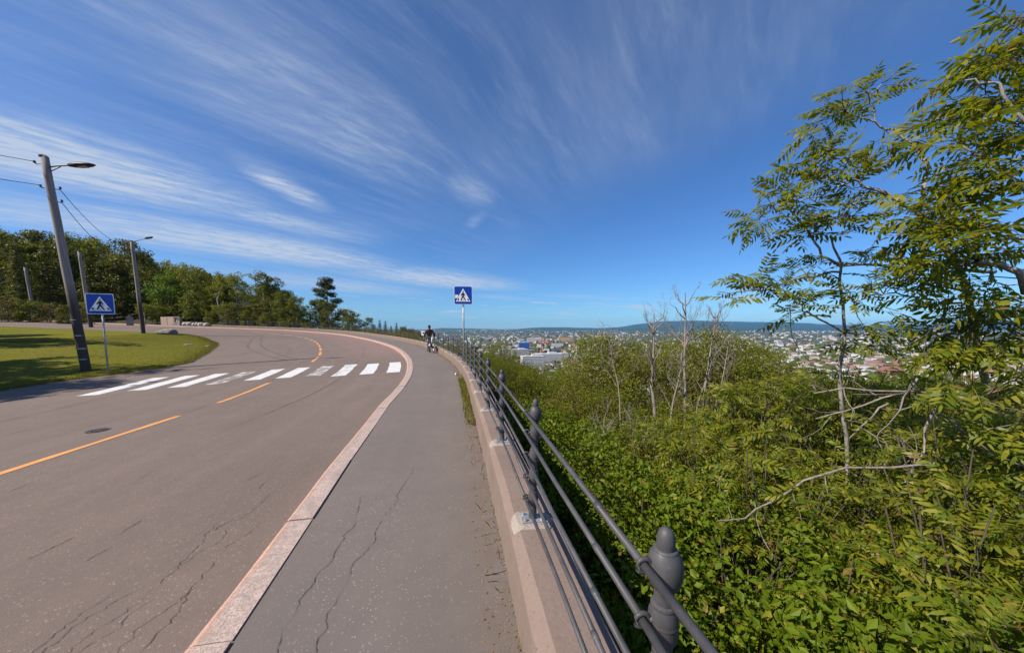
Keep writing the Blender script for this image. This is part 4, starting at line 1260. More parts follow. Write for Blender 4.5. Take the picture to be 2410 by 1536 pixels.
def ash_shrub(seed, H_=2.0, rad=1.0, nw=26):
    rng = np.random.default_rng(seed); segs = stems_for(rng, H_, rad, 8); parts = []
    for k in range(nw):
        a = rng.uniform(0, 6.28); el = math.asin(rng.uniform(-.15, 1)); q = rng.uniform(.55, 1.02)
        tip = np.array((rad * q * math.cos(el) * math.cos(a), rad * q * math.cos(el) * math.sin(a), H_ * .6 + H_ * .42 * q * math.sin(el)))
        segs.append((np.array([tip * (.45, .45, .75), tip]), np.array((.009, .004))))
        for vi, m3, loc, sc in whorl(tip, tip - np.array((0, 0, H_ * .45)), int(rng.integers(5, 8)), rng, 1.1): parts.append(place(PIN[vi], m3, loc, sc))
    v, f = join_arrays(parts)
    v2, f2 = clump_leaves(np.array([(0, 0, H_ * .5)]), [rad * .75], 500, .10, rng, True, .4, H_ * .4 / rad, .7)
    v, f = join_arrays([(v, f), (v2, f2)])
    return segs_mesh('stems', segs, M['stem']), mesh('foliage', v, f, M['leaf_ash'])


SH_NEAR = [shrub_mesh(100 + k, 2.0, 1.05, 4600, [.068, .058, .076, .064][k], [.55, .62, .5, .6][k], quad='fold') for k in range(4)]
SH_ASH = [ash_shrub(120 + k, 2.0, 1.0) for k in range(3)]
SH_MID = [shrub_mesh(140 + k, 3.0, 1.7, 5200, [.075, .07, .085][k], .5, ['leaf_mid', 'leaf_mid', 'leaf_olive'][k], True, 60) for k in range(3)]
SH_FAR = [shrub_mesh(160 + k, 5.0, 2.6, 6000, .13, .5, ['leaf_mid', 'leaf_olive'][k], True, 80) for k in range(2)]
SH_LIGHT = [shrub_mesh(170, 3.4, 1.35, 5200, .07, .5, 'leaf_birch', True, 80), shrub_mesh(171, 3.2, 1.25, 4600, .07, .5, 'leaf_birch', True, 80)]


def shrub(vs, x, y, top, label, group=None, sc=1.0, sz=None, H0=2.0, name='shrub'):
    st, fo = vs
    z0 = top - H0 * (sz or sc)
    t = thing(name, label, 'shrub', (x, y, z0), (R.gauss(0, .05), R.gauss(0, .05), R.uniform(0, 6.28)), group)
    t.scale = (sc, sc, sz or sc)
    ob('stems', st, t); ob('foliage', fo, t); return t


def canopy(x, y):
    s, d = sd(x, y); o = -d[0]
    return np.interp(o, [0.3, 1.0, 2.0, 4, 8, 15, 30], [-.75, -.30, .0, .05, -.35, -.9, -2.2])


# near shrubs, close against the railing
near = [(1.05, .55, -.25, 0, .62), (1.30, 1.35, -.30, 1, .72), (1.15, 2.25, -.40, 2, .75), (.95, 3.2, -.45, 3, .75), (.75, 4.3, -.5, 0, .8), (.45, 5.5, -.55, 1, .8), (.2, 6.8, -.55, 2, .85), (-.15, 8.2, -.6, 3, .9),
        (2.1, .75, .05, 1, .85), (2.35, 1.75, .0, 2, .85), (2.15, 2.85, -.1, 3, .9), (1.85, 4.0, -.2, 0, .95), (1.55, 5.3, -.2, 1, 1.), (1.25, 6.9, -.3, 2, 1.), (.75, 8.8, -.35, 3, 1.)]
NL = ['glossy leaved shrub pressed against the nearest railing post', 'broad leaved green shrub outside the second railing post', 'dense low green shrub outside the third railing post', 'low leafy shrub outside the fourth railing post',
      'leafy shrub outside the fifth railing post', 'leafy green shrub outside the sixth railing post', 'leafy green shrub outside the seventh railing post', 'small leaved shrub against the railing short of the crossing sign',
      'bright broad leaved shrub in the lower right corner', 'big leaved shrub one row out from the nearest railing post', 'bushy green shrub one row out from the third post', 'green shrub one row out from the fourth post', 'green shrub one row out from the fifth post',
      'rounded shrub one row out below the bare trees', 'rounded shrub one row out short of the crossing sign']
for (x, y, tp, vi, sc), lb in zip(near, NL): shrub(SH_NEAR[vi], x, y, tp, lb, 'shrubs along the railing', sc)
ashs = [(2.9, 1.3, .30, 0, .95), (3.35, 2.2, .42, 1, 1.0), (3.0, 3.2, .38, 2, 1.0), (2.75, 4.4, .45, 0, 1.05), (4.1, 2.6, .6, 1, 1.1), (4.2, 4.0, .5, 2, 1.1), (3.6, 5.4, .60, 1, 1.15), (5.3, 3.6, .8, 0, 1.2), (2.4, 6.0, .1, 2, 1.0), (3.75, 5.0, 1.05, 0, 1.05), (4.7, 5.2, 1.08, 1, 1.05), (5.6, 5.6, 1.1, 2, 1.1), (6.6, 5.4, 1.1, 0, 1.1)]
AL = ['young ash with feathered leaves at the lower right', 'yellow green young ash below the tall ash trees', 'young ash with drooping feathered leaves in front of the grey dead branches', 'young ash right of the bare trees', 'young ash under the leafy right-hand tree',
      'young ash behind the grey dead branches', 'feathery young ash beside the slender ash trunk', 'tall young ash at the edge of the picture', 'feathery young ash just below the bare trees', 'bright yellow green young ash right of the bare trees', 'bright young ash left of the slender ash trunk', 'bright young ash right of the slender ash trunk', 'bright young ash under the leafy edge tree']
for (x, y, tp, vi, sc), lb in zip(ashs, AL): shrub(SH_ASH[vi], x, y, tp, lb, 'young ash growth below the railing', sc, name='young_ash')
# the thicket further out
k = 0
for ring, (o0, n_, tops) in enumerate([(3.6, 12, -.15), (5.6, 13, -.35), (8.2, 14, -.85), (11.5, 13, -1.35)]):
    for j in range(n_):
        s_ = np.interp(j, [0, n_ - 1], [1.0, 22 + ring * 5]) + R.uniform(-.6, .6); P = pt(s_, -(o0 + R.uniform(-.6, .6)), 0.)
        vs = SH_MID[R.choice([0, 1, 1, 2])]; sc = R.uniform(.7, .95) + ring * .07
        shrub(vs, P[0], P[1], tops + R.uniform(-.30, .30) - (.3 + ring * .25 if s_ > 9 else 0), ['low tangled shrub in the second row of the thicket', 'tangled shrub in the middle of the thicket', 'olive green shrub deep in the thicket', 'outer shrub of the thicket in front of the city view'][ring],
              'shrubs of the thicket, row %d' % (ring + 1), sc, None, 3.0)
for j in range(40):
    s_ = R.uniform(-14, 34); o_ = R.uniform(15, 34); P = pt(s_, -o_, 0.)
    if P[1] < 2: continue
    tp = 1.65 - (R.uniform(.15, .21) if P[0] / P[1] < .5 else R.uniform(.10, .145)) * P[1] - .5
    shrub(SH_FAR[R.randrange(2)], P[0], P[1], tp, 'far tree-like shrub on the slope below the thicket', 'shrubs far down the slope', R.uniform(.75, 1.1), None, 5.0)
# along the foot of the far railing
for j, s_ in enumerate(np.arange(14, 60, 1.9)):
    P = pt(s_, -1.3 - R.random() * .5, 0.)
    shrub(SH_MID[R.randrange(3)], P[0], P[1], float(g(s_)) + .22 + R.uniform(-.18, .12) + (.35 if s_ > 34 else 0), 'low shrub growing behind the far part of the railing', 'shrubs behind the far railing', .55, None, 3.0)
# taller light green growth that stands up before the city
for (u_, Yd, ytop, vi, sc, lb) in [(1405, 13, 795, 0, .95, 'light green birch-like bush standing before the white city blocks'), (1445, 12, 778, 1, .95, 'tallest light green bush left of the bare trees'), (1348, 15, 862, 0, .8, 'small light bush in front of the white city blocks'),
        (1225, 16, 868, 1, .85, 'light green bush nearest the railing before the city'), (1690, 11, 775, 0, 1., 'light green bush right of the bare trees'), (1745, 11.5, 790, 1, .95, 'thin topped light bush before the far suburbs'), (1640, 12, 805, 1, .85, 'light bush behind the bare trees'),
        (1530, 11, 830, 0, .9, 'yellowish bush at the foot of the bare trees'), (1498, 12.5, 792, 1, .95, 'light bush between the tallest light bush and the forked bare tree'), (1585, 13, 800, 0, .95, 'light bush seen between the two tallest bare trees'), (1790, 12, 812, 0, .9, 'light bush in front of the suburbs, furthest right of its kind'), (1175, 22, 800, 1, .9, 'reddish green treetop above the railing right of the crossing sign')]:
    x = (u_ - 1205) / 780 * Yd; tp = 1.65 - (ytop - 772) / 780 * Yd
    shrub(SH_LIGHT[vi], x, Yd, tp, lb, None, sc, None, 3.3, 'light_bush')

# ------------------------------------------------------------------ bare trees in the thicket
def bare(seed, x, y, base, H_, label, lean=(0, 0), r=.045, depth=3, low=.4):
    rng = np.random.default_rng(seed); segs = []; tips = []
    t = thing('bare_tree', label, 'tree', (x, y, base))
    n_ = 7; k = np.linspace(0, 1, n_); P = np.stack([lean[0] * k ** 1.3 + np.cumsum(rng.normal(0, .025, n_)), lean[1] * k + np.cumsum(rng.normal(0, .025, n_)), H_ * k], 1)
    tr = segs_mesh('trunk', [(P, np.linspace(r, r * .25, n_))], M['bark_dead']); ob('trunk', tr, t)
    for q in range(13):
        f = rng.uniform(low, .97); b0 = np.array([np.interp(f, k, P[:, i]) for i in range(3)]); a = rng.uniform(0, 6.28)
        sg = []; grow(b0, (math.cos(a), math.sin(a), rng.uniform(.7, 1.6)), H_ * .26 * (1.25 - f), r * .34, depth, rng, tips, sg, .25, .25, (1, 3), (.5, .8), 4)
        ob('limb', segs_mesh('limb', sg, M['bark_dead'], 6, .0028), t)
    return t


def bt(seed, u, yb, yt, Yd, label, lean=(0, 0), r=.045, low=.4, depth=3):
    x = (u - 1205) / 780 * Yd; zb = 1.65 - (yb - 772) / 780 * Yd - 1.0; zt = 1.65 - (yt - 772) / 780 * Yd
    bare(seed, x, Yd, zb, zt - zb, label, lean, r, depth, low)


bt(1, 1620, 950, 690, 8.5, 'tallest bare grey tree standing up against the sky', (-.15, 0), .05, .55)
bt(2, 1552, 970, 745, 8.0, 'forked bare grey tree left of the tallest one', (-.1, .1), .055, .45)
bt(3, 1660, 930, 740, 9.0, 'leaning bare tree right of the tallest bare one', (.35, 0), .04, .5)
bt(4, 1470, 940, 780, 9.0, 'slender bare tree leaning over the green bush', (-.4, .2), .03, .4)
bt(5, 1590, 950, 830, 7.5, 'low twiggy bare bush at the foot of the bare trees', (.2, 0), .03, .3, 3)
bt(6, 1640, 960, 850, 9.5, 'low pale bare stem among the bushes by the bare trees', (.4, 0), .03, .3, 3)
bt(7, 1410, 1060, 950, 6.0, 'short broken bare stem low in the thicket', (.25, 0), .02, .5, 2)
bt(8, 1530, 1080, 960, 6.0, 'thin bare stem rising from the thicket below the bare trees', (-.1, 0), .02, .5, 2)
bt(9, 1690, 940, 800, 8.6, 'crooked bare stem right of the bare trees', (.3, 0), .03, .4, 3)

# ------------------------------------------------------------------ the two ash trees on the right
CP, SP = math.cos(math.radians(4.7)), math.sin(math.radians(4.7))
def at(u, v, Yd):
    a = (u - 1205) / 780; c = (836.1 - v) / 780; k = Yd / (CP + c * SP)
    return np.array((a * k, Yd, 1.65 + (-SP + c * CP) * k))


def limb(pts, r0, r1, n_=4):
    P = [at(*q) for q in pts]; out = []
    for i_ in range(len(P) - 1):
        for t in np.linspace(0, 1, n_, endpoint=False): out.append(P[i_] * (1 - t) + P[i_ + 1] * t)
    out.append(P[-1]); out = np.array(out); out[1:-1] += RN.normal(0, .012, (len(out) - 2, 3))
    return out, np.linspace(r0, r1, len(out))


def ash_tree(label, base, limbs, clusters, seed, nmax=300, leaf_sc=1.0, per=(4, 7), dens=1.0):
    rng = np.random.default_rng(seed)
    t = thing('ash_tree', label, 'tree', tuple(base)); inv = -np.asarray(base)
    allp = []
    for k, (pts, r0, r1) in enumerate(limbs):
        P, r = limb(pts, r0, r1); allp.append(P)
        ob('trunk' if k == 0 else 'limb', segs_mesh('limb', [(P + inv, r)], M['bark_ash'], 8), t)
    A = np.concatenate(allp)
    leaves = []; tw = []
    for (u, v, Yd, rad, n_) in clusters:
        for k in range(max(1, int(round(n_ * dens)))):
            c = at(u, v, Yd) + rng.normal(0, 1, 3) * rad * np.array((.6, .75, .5))
            j = np.argmin(np.linalg.norm(A - c, axis=1)); b0 = A[j]
            L = np.linalg.norm(c - b0)
            if L > .55 and k: continue
            if L > .04:
                mid = (b0 + c) / 2 + rng.normal(0, .06, 3) * L + np.array((0, 0, -.05 * L)); tw.append((np.array([b0, mid, c]), np.array((.0065, .005, .003))))
            leaves += whorl(c, (c - b0) + np.array((0, 0, .15)), int(rng.integers(*per)), rng, leaf_sc)
    if tw: tag(ob('twigs', segs_mesh('twigs', [(P + inv, r) for P, r in tw], M['stem'], 5), t), kind='stuff')
    order = rng.permutation(len(leaves))
    rest = []
    for q, i_ in enumerate(order):
        vi, m3, loc, sc = leaves[i_]
        if q < nmax:
            mm = Matrix(((*m3[0], 0), (*m3[1], 0), (*m3[2], 0), (0, 0, 0, 1)))
            o = bpy.data.objects.new('leaf', PIN_ME[vi]); COL.objects.link(o); o.parent = t
            o.location = tuple(loc + inv); o.rotation_euler = mm.to_euler(); o.scale = (sc, sc, sc)
        else: rest.append(place(PIN[vi], m3, loc + inv, sc))
    if rest:
        v, f = join_arrays(rest); tag(ob('foliage', mesh('foliage', v, f, M['leaf_ash']), t), kind='stuff')
    return t


limbsA = [([(2010, 1500, 4.4), (2000, 1150, 4.3), (1978, 900, 4.2), (1988, 780, 4.2), (1976, 630, 4.15), (1956, 560, 4.1)], .030, .010),
          ([(1982, 628, 4.15), (1932, 600, 4.1), (1905, 545, 4.05), (1850, 480, 4.0)], .018, .006),
          ([(1984, 782, 4.2), (1904, 738, 4.15), (1865, 700, 4.1)], .014, .005), ([(1980, 640, 4.15), (1900, 650, 4.1), (1800, 680, 4.0), (1712, 690, 3.95)], .014, .005),
          ([(2342, 640, 3.9), (2164, 626, 4.0), (1977, 626, 4.15)], .02, .014),
          ([(2320, 900, 3.8), (2260, 640, 3.8), (2164, 496, 3.8), (2096, 464, 3.85), (2050, 446, 3.9), (2010, 425, 3.95), (1930, 426, 3.95)], .035, .007),
          ([(2164, 496, 3.8), (2187, 396, 3.8), (2160, 350, 3.85), (2119, 314, 3.9), (2059, 287, 3.95), (1990, 262, 4.0)], .022, .006),
          ([(2059, 287, 3.95), (2045, 225, 3.95), (2090, 190, 3.95)], .01, .004),
          ([(2050, 446, 3.9), (1990, 500, 3.95), (1930, 530, 4.0), (1880, 550, 4.0)], .012, .004), ([(2100, 500, 3.85), (2040, 540, 3.9), (1960, 520, 3.95)], .010, .004),
          ([(2010, 425, 3.95), (1900, 470, 4.0), (1800, 500, 4.0)], .012, .004), ([(2164, 700, 3.9), (2080, 690, 3.9), (2010, 715, 3.95)], .012, .004), ([(1860, 730, 4.1), (1862, 790, 4.1), (1905, 850, 4.15)], .006, .004)]
clA = [(2085, 195, 3.95, .10, 3), (2030, 225, 3.95, .10, 3), (1960, 245, 4.0, .12, 4), (1925, 275, 4.0, .12, 4), (1905, 300, 4.0, .08, 2), (1960, 335, 3.95, .12, 3), (1985, 370, 3.95, .10, 2), (1920, 370, 3.95, .12, 4), (1895, 410, 4.0, .12, 4),
       (1950, 400, 3.95, .12, 3), (2065, 345, 3.9, .10, 3), (2105, 325, 3.9, .08, 2), (1850, 440, 4.0, .13, 4), (1830, 480, 4.0, .13, 5), (1790, 500, 4.0, .12, 4), (1765, 530, 4.0, .08, 2), (1860, 515, 4.0, .13, 4), (1890, 545, 4.0, .12, 4),
       (1925, 500, 3.95, .12, 3), (1935, 545, 4.0, .12, 3), (1990, 500, 3.95, .12, 4), (2025, 520, 3.9, .1, 2), (2005, 430, 3.95, .12, 3), (2130, 450, 3.85, .09, 2), (1720, 690, 3.95, .07, 2), (1755, 670, 4.0, .1, 3), (1800, 665, 4.0, .1, 3), (1840, 650, 4.05, .12, 4),
       (1880, 685, 4.1, .13, 5), (1860, 735, 4.1, .12, 4), (1900, 705, 4.1, .12, 3), (1905, 625, 4.1, .10, 3), (2010, 615, 4.1, .1, 2), (2075, 600, 4.0, .12, 4), (2050, 680, 3.9, .13, 5), (2010, 700, 3.95, .1, 3), (2120, 690, 3.9, .13, 4), (2070, 770, 3.95, .14, 5), (2110, 800, 3.95, .12, 3), (2010, 790, 4.1, .1, 3)]
ash_tree('slender open ash tree reaching left across the sky', at(1990, 1500, 4.4), limbsA, clA, 5, 300, 1.2, (3, 5), .85)
limbsB = [([(2560, 1500, 3.2), (2500, 1000, 3.2), (2440, 700, 3.15), (2400, 640, 3.1), (2300, 615, 3.2)], .06, .02), ([(2440, 700, 3.15), (2420, 450, 3.1), (2440, 200, 3.1), (2420, 40, 3.1)], .035, .01),
          ([(2420, 450, 3.1), (2330, 380, 3.2), (2250, 330, 3.3)], .018, .006), ([(2430, 300, 3.1), (2340, 200, 3.2), (2270, 190, 3.3)], .015, .006), ([(2430, 560, 3.1), (2300, 540, 3.3), (2200, 500, 3.5)], .018, .006), ([(2460, 760, 3.15), (2330, 760, 3.3), (2230, 730, 3.4)], .018, .006)]
clB = []
rb = np.random.default_rng(99)
for (u, v, n_) in [(2390, 40, 5), (2370, 120, 5), (2330, 150, 4), (2270, 170, 3), (2300, 210, 4), (2390, 210, 5), (2240, 290, 3), (2215, 270, 2), (2330, 290, 4), (2395, 300, 6), (2280, 360, 4), (2350, 380, 6), (2400, 420, 6), (2240, 420, 4), (2190, 470, 4), (2290, 450, 6), (2340, 500, 6), (2215, 520, 6), (2170, 550, 4),
                   (2260, 560, 6), (2330, 580, 6), (2400, 560, 6), (2150, 620, 4), (2210, 640, 4), (2280, 680, 5), (2370, 700, 6), (2330, 740, 6), (2260, 760, 5), (2220, 790, 4), (2390, 800, 6), (2320, 830, 6), (2240, 850, 4), (2380, 900, 6), (2290, 920, 5), (2210, 900, 4), (2340, 990, 6), (2400, 1010, 6), (2260, 1010, 4), (2380, 1090, 6), (2300, 1080, 5)]:
    clB.append((u, v, 3.15 + rb.uniform(-.15, .55), .15, n_))
ash_tree('leafy ash tree filling the edge of the picture', at(2560, 1500, 3.2), limbsB, clB, 6, 300, 1.3, (4, 7), .9)

# dead grey branches lying through the growth under the ash trees
for lb, P, r0 in [('long grey dead branch arching through the growth under the ash trees', [(1915, 925, 3.6), (1990, 915, 3.5), (2130, 918, 3.4), (2260, 925, 3.3), (2420, 950, 3.2)], .016), ('grey dead branch forking down from the arching one', [(1920, 985, 3.5), (1990, 965, 3.5), (2080, 935, 3.45), (2150, 915, 3.4)], .013),
               ('broken grey branch with an orange torn end', [(2095, 995, 3.4), (2130, 935, 3.35), (2160, 890, 3.3)], .018), ('curled grey dead branch low over the shrubs', [(1690, 1225, 2.8), (1750, 1220, 2.85), (1820, 1180, 2.95), (1890, 1130, 3.05), (2000, 1105, 3.1), (2200, 1090, 3.1)], .013),
               ('thin grey branch slanting up to the slender ash trunk', [(2000, 1030, 3.6), (2050, 985, 3.7), (2090, 950, 3.8)], .012), ('grey dead stem leaning behind the young ash', [(2130, 1135, 3.3), (2170, 1060, 3.3), (2200, 960, 3.4)], .014), ('grey dead branch sloping down to the picture edge', [(2150, 930, 3.3), (2230, 985, 3.2), (2330, 1060, 3.1), (2420, 1100, 3.0)], .014)]:
    Q = np.array([at(*q) for q in P]); Q2 = np.concatenate([Q[:-1] + (Q[1:] - Q[:-1]) * t for t in (0, .5)]); o_ = np.argsort(np.concatenate([np.arange(len(Q) - 1), np.arange(len(Q) - 1) + .5])); Q2 = np.concatenate([Q2[o_], Q[-1:]]); Q2[1:-1] += RN.normal(0, .012, (len(Q2) - 2, 3))
    t = thing('dead_branch', lb, 'branch', tuple(Q2[0])); ob('branch_stem', segs_mesh('branch_stem', [(Q2 - Q2[0], np.linspace(r0 * .5, r0, len(Q2)))], M['bark_dead'], 6), t)
    sg = []; tips = []
    for q in range(4):
        j = 1 + q * (len(Q2) - 2) // 4; grow(Q2[j] - Q2[0], RN.normal(0, 1, 3) * (.8, .5, .6), .28, r0 * .4, 1, RN, tips, sg, .35, 0., (1, 2), (.5, .8), 4)
    tag(ob('side_twigs', segs_mesh('side_twigs', sg, M['bark_dead'], 5, .003), t), kind='stuff')

# ------------------------------------------------------------------ grass, weeds, litter (stuff)
def blades(name, P, h, w, mat, label, parent=None):
    n_ = len(P); a = RN.uniform(0, 6.28, n_); d = np.stack([np.cos(a), np.sin(a), np.zeros(n_)], 1); ln = d * RN.uniform(.1, .8, n_)[:, None] * h[:, None]; sdv = np.stack([-d[:, 1], d[:, 0], np.zeros(n_)], 1) * w[:, None]
    V = np.stack([P - sdv, P + sdv, P + ln * .4 + np.stack([0 * h, 0 * h, h * .6], 1) + sdv * .7, P + ln + np.stack([0 * h, 0 * h, h], 1)], 1).reshape(-1, 3)
    i_ = np.arange(n_)[:, None] * 4
    return tag(ob(name, mesh(name, V, [np.concatenate([i_, i_ + 1, i_ + 2], 1), np.concatenate([i_, i_ + 2, i_ + 3], 1)], mat)), label, None, None, 'stuff')


n_ = 90000
s_ = RN.uniform(10, 62, n_); q_ = RN.random(n_) ** 1.8 * 16
Pg = pt(s_, din(s_) + .02 + q_, 0.); Pg[:, 2] = lawn_z(Pg[:, 0], Pg[:, 1]) + .01
keep = (Pg[:, 0] > -60) & (Pg[:, 1] > 6); Pg = Pg[keep]; q_ = q_[keep]
edge_ = np.exp(-q_ / .5)
blades('grass', Pg, (.035 + .07 * edge_) * RN.uniform(.6, 1.4, len(Pg)), np.full(len(Pg), .006), M['grass'], 'short grass blades of the lawn, longer along its ragged edge')
s_ = np.concatenate([RN.uniform(5.6, 10.6, 1500), RN.normal(9.2, .8, 1300), RN.uniform(1.2, 22, 260)]); Pw = pt(s_, .16 + RN.random(len(s_)) ** 1.7 * .17)
blades('weeds', Pw, RN.uniform(.02, .12, len(Pw)), np.full(len(Pw), .004), M['grass'], 'tufts of grass and weeds along the foot of the low wall')
n_ = 11000
s_ = RN.uniform(.6, 26, n_); dens = .5 + .5 * np.sin(s_ * 2.1) * np.sin(s_ * .83 + 1); s_ = s_[RN.random(n_) < dens]
Pl = pt(s_, .155 + RN.random(len(s_)) ** 2.4 * .22, None, .004)
ax_ = unit(RN.normal(0, 1, (len(Pl), 3)) * (1, 1, .25)); nr = unit(RN.normal(0, .5, (len(Pl), 3)) + (0, 0, 1)); L_ = RN.uniform(.004, .022, len(Pl))
v, f = leaf_arrays(Pl, ax_, nr, L_, L_ * .55, RN, .1, True)
tag(ob('leaf_litter', mesh('leaf_litter', v, f, M['litter'])), 'dry brown leaf litter along the foot of the low wall', None, None, 'stuff')

# ------------------------------------------------------------------ walker and dog on the footway
M['skin'] = m_plain('skin', (0.46, 0.27, 0.19), .55, .08, 20, .05)
M['hoodie'] = m_plain('brown_hoodie', (0.060, 0.026, 0.016), .9, .25, 14, .4)
M['hair'] = m_plain('brown_hair', (0.050, 0.024, 0.016), .7, .3, 40, .4)
M['shoe'] = m_plain('dark_shoe', (0.02, 0.02, 0.022), .6, .2, 20, .1)


def m_spots(name, c1, c2, scale, lo, hi):
    m, b = new_mat(name); oc = b.add('ShaderNodeTexCoord').outputs['Object']
    finish(b, b.mix(b.rng(b.noise(oc, scale, 2, .5), lo, hi), c1, c2), .85); return m


M['leggings'] = m_spots('patterned_trousers', (0.50, 0.46, 0.46), (0.05, 0.05, 0.10), 7, .48, .52)
M['fur'] = m_spots('black_and_white_fur', (0.014, 0.014, 0.016), (0.62, 0.60, 0.60), 3.2, .60, .63)
M['whitefur'] = m_plain('white_fur', (0.70, 0.68, 0.67), .9, .1, 30, .3)


def skin_obj(name, verts, edges, rad, mat, parent, root=0, sub=2):
    me = bpy.data.meshes.new(name); me.from_pydata([tuple(v) for v in verts], edges, []); me.materials.append(mat)
    o = ob(name, me, parent); md = o.modifiers.new('Skin', 'SKIN'); md.use_smooth_shade = True; md.branch_smoothing = .4
    if not len(me.skin_vertices): o.data.update()
    sv = me.skin_vertices[0].data
    for i_, r in enumerate(rad):
        sv[i_].radius = (r, r) if np.isscalar(r) else r; sv[i_].use_root = (i_ == root)
    s_ = o.modifiers.new('Sub', 'SUBSURF'); s_.levels = sub; s_.render_levels = sub
    return o


def chains(paths):
    """paths: list of [(key or xyz, r)...]; shared keys join"""
    V, Rr, Ed, keys = [], [], [], {}
    for path in paths:
        prev = None
        for item in path:
            k, p_, r = item
            if k not in keys: keys[k] = len(V); V.append(p_); Rr.append(r)
            i_ = keys[k]
            if prev is not None: Ed.append((prev, i_))
            prev = i_
    return V, Ed, Rr


sP = 20.5
per = thing('person', 'person in a brown hooded top and patterned trousers walking away along the footway', 'person', tuple(pt(sP, .46)), (0, 0, float(head(sP)) + .04))
per.scale = (.91, .91, .90)
paths = [[('pel', (0, 0, .92), .13), ('wst', (0, 0, 1.08), .115), ('chs', (0, .0, 1.28), .135), ('nk0', (0, .01, 1.44), .07), ('nk', (0, .015, 1.50), .05), ('hd0', (0, .03, 1.57), .072), ('hd1', (0, .025, 1.66), .085), ('hd2', (0, .015, 1.73), .05)]]
for sg, st_ in ((-1, .20), (1, -.16)):
    k = 'L' if sg < 0 else 'R'
    paths.append([('pel', None, 0), (k + 'hip', (sg * .09, 0, .86), .092), (k + 'kn', (sg * .095, st_ * .55 + .02, .48), .058), (k + 'an', (sg * .09, st_, .09), .038), (k + 'toe', (sg * .10, st_ + .15, .035), .032)])
    el = (sg * .30, -.06, 1.12); wr = (sg * .33, .06, .92)
    paths.append([('chs', None, 0), (k + 'sh', (sg * .18, 0, 1.38), .062), (k + 'el', el, .045), (k + 'wr', wr, .027), (k + 'pm', (sg * .335, .085, .86), .030)])
    for q, (dx_, L_) in enumerate(((-.03, .06), (-.012, .085), (.006, .09), (.022, .075))):
        paths.append([(k + 'pm', None, 0), (k + 'f%d' % q, (sg * .335 + dx_, .095, .815), .010), (k + 'g%d' % q, (sg * .335 + dx_, .085, .815 - L_ * .7), .008)])
    paths.append([(k + 'pm', None, 0), (k + 't', (sg * .30, .12, .86), .010), (k + 'tt', (sg * .285, .13, .83), .009)])
V, Ed, Rr = chains(paths)
skin_obj('body', V, Ed, Rr, M['skin'], per)
V, Ed, Rr = chains([[('a', (0, 0, .90), (.175, .125)), ('b', (0, 0, 1.08), (.16, .125)), ('c', (0, 0, 1.28), (.185, .14)), ('d', (0, 0, 1.42), (.12, .10)), ('e', (0, .005, 1.49), .085)],
                    [('c', None, 0), ('ls', (-.18, 0, 1.38), .082), ('le', (-.305, -.06, 1.12), .066), ('lw', (-.33, .05, .945), .048)], [('c', None, 0), ('rs', (.18, 0, 1.38), .082), ('re', (.305, -.06, 1.12), .066), ('rw', (.33, .05, .945), .048)]])
jk = skin_obj('hooded_top', V, Ed, Rr, M['hoodie'], per)
V, Ed, Rr = chains([[('a', (0, 0, .96), (.15, .115)), ('p', (0, 0, .88), (.15, .12)), ('lh', (-.09, 0, .82), .108), ('lk', (-.095, .13, .48), .078), ('la', (-.09, .20, .12), .062)], [('p', None, 0), ('rh', (.09, 0, .82), .108), ('rk', (.095, -.07, .48), .078), ('ra', (.09, -.16, .12), .062)]])
skin_obj('trousers', V, Ed, Rr, M['leggings'], per)
V, Ed, Rr = chains([[('a', (0, -.03, 1.50), (.085, .075)), ('b', (0, .0, 1.58), .092), ('c', (0, .005, 1.67), .098), ('d', (0, .01, 1.745), .055)]])
skin_obj('hair', V, Ed, Rr, M['hair'], per)
for sg, st_ in ((-1, .20), (1, -.16)):
    V, Ed, Rr = chains([[('a', (sg * .09, st_ - .04, .05), .045), ('b', (sg * .095, st_ + .06, .045), .045), ('c', (sg * .10, st_ + .17, .035), .035)]]); skin_obj('shoe', V, Ed, Rr, M['shoe'], per)

sD = 19.75
dog = thing('dog', 'black and white dog with raised white tail trotting behind the walker', 'dog', tuple(pt(sD, .50)), (0, 0, float(head(sD)) - .03))
P_ = [[('rump', (0, -.30, .50), (.105, .11)), ('bel', (0, -.05, .49), (.10, .105)), ('chs', (0, .22, .47), (.12, .14)), ('nk', (0, .36, .60), .085), ('hd', (0, .46, .69), .085), ('mz', (0, .58, .65), .042), ('ns', (0, .64, .64), .03)],
      [('hd', None, 0), ('e1', (-.06, .43, .78), .02), ('e1t', (-.075, .42, .83), .010)], [('hd', None, 0), ('e2', (.06, .43, .78), .02), ('e2t', (.075, .42, .83), .010)]]
for sg, o_ in ((-1, .05), (1, -.06)):
    k = 'l' if sg < 0 else 'r'
    P_.append([('rump', None, 0), (k + 'th', (sg * .09, -.26, .38), .072), (k + 'kn', (sg * .09, -.20 + o_, .28), .042), (k + 'hk', (sg * .09, -.36 + o_, .16), .026), (k + 'pw', (sg * .09, -.33 + o_, .035), .026), (k + 'pt', (sg * .09, -.27 + o_, .025), .024)])
    P_.append([('chs', None, 0), (k + 'sh', (sg * .085, .20, .34), .052), (k + 'eb', (sg * .085, .17 - o_, .24), .034), (k + 'wr', (sg * .085, .20 - o_, .11), .024), (k + 'fp', (sg * .085, .22 - o_, .028), .026)])
V, Ed, Rr = chains(P_); skin_obj('body', V, Ed, Rr, M['fur'], dog)
V, Ed, Rr = chains([[('a', (0, -.36, .56), .03), ('b', (.0, -.46, .66), .045), ('c', (.01, -.47, .80), .05), ('d', (.02, -.40, .90), .02)]]); skin_obj('tail', V, Ed, Rr, M['whitefur'], dog)
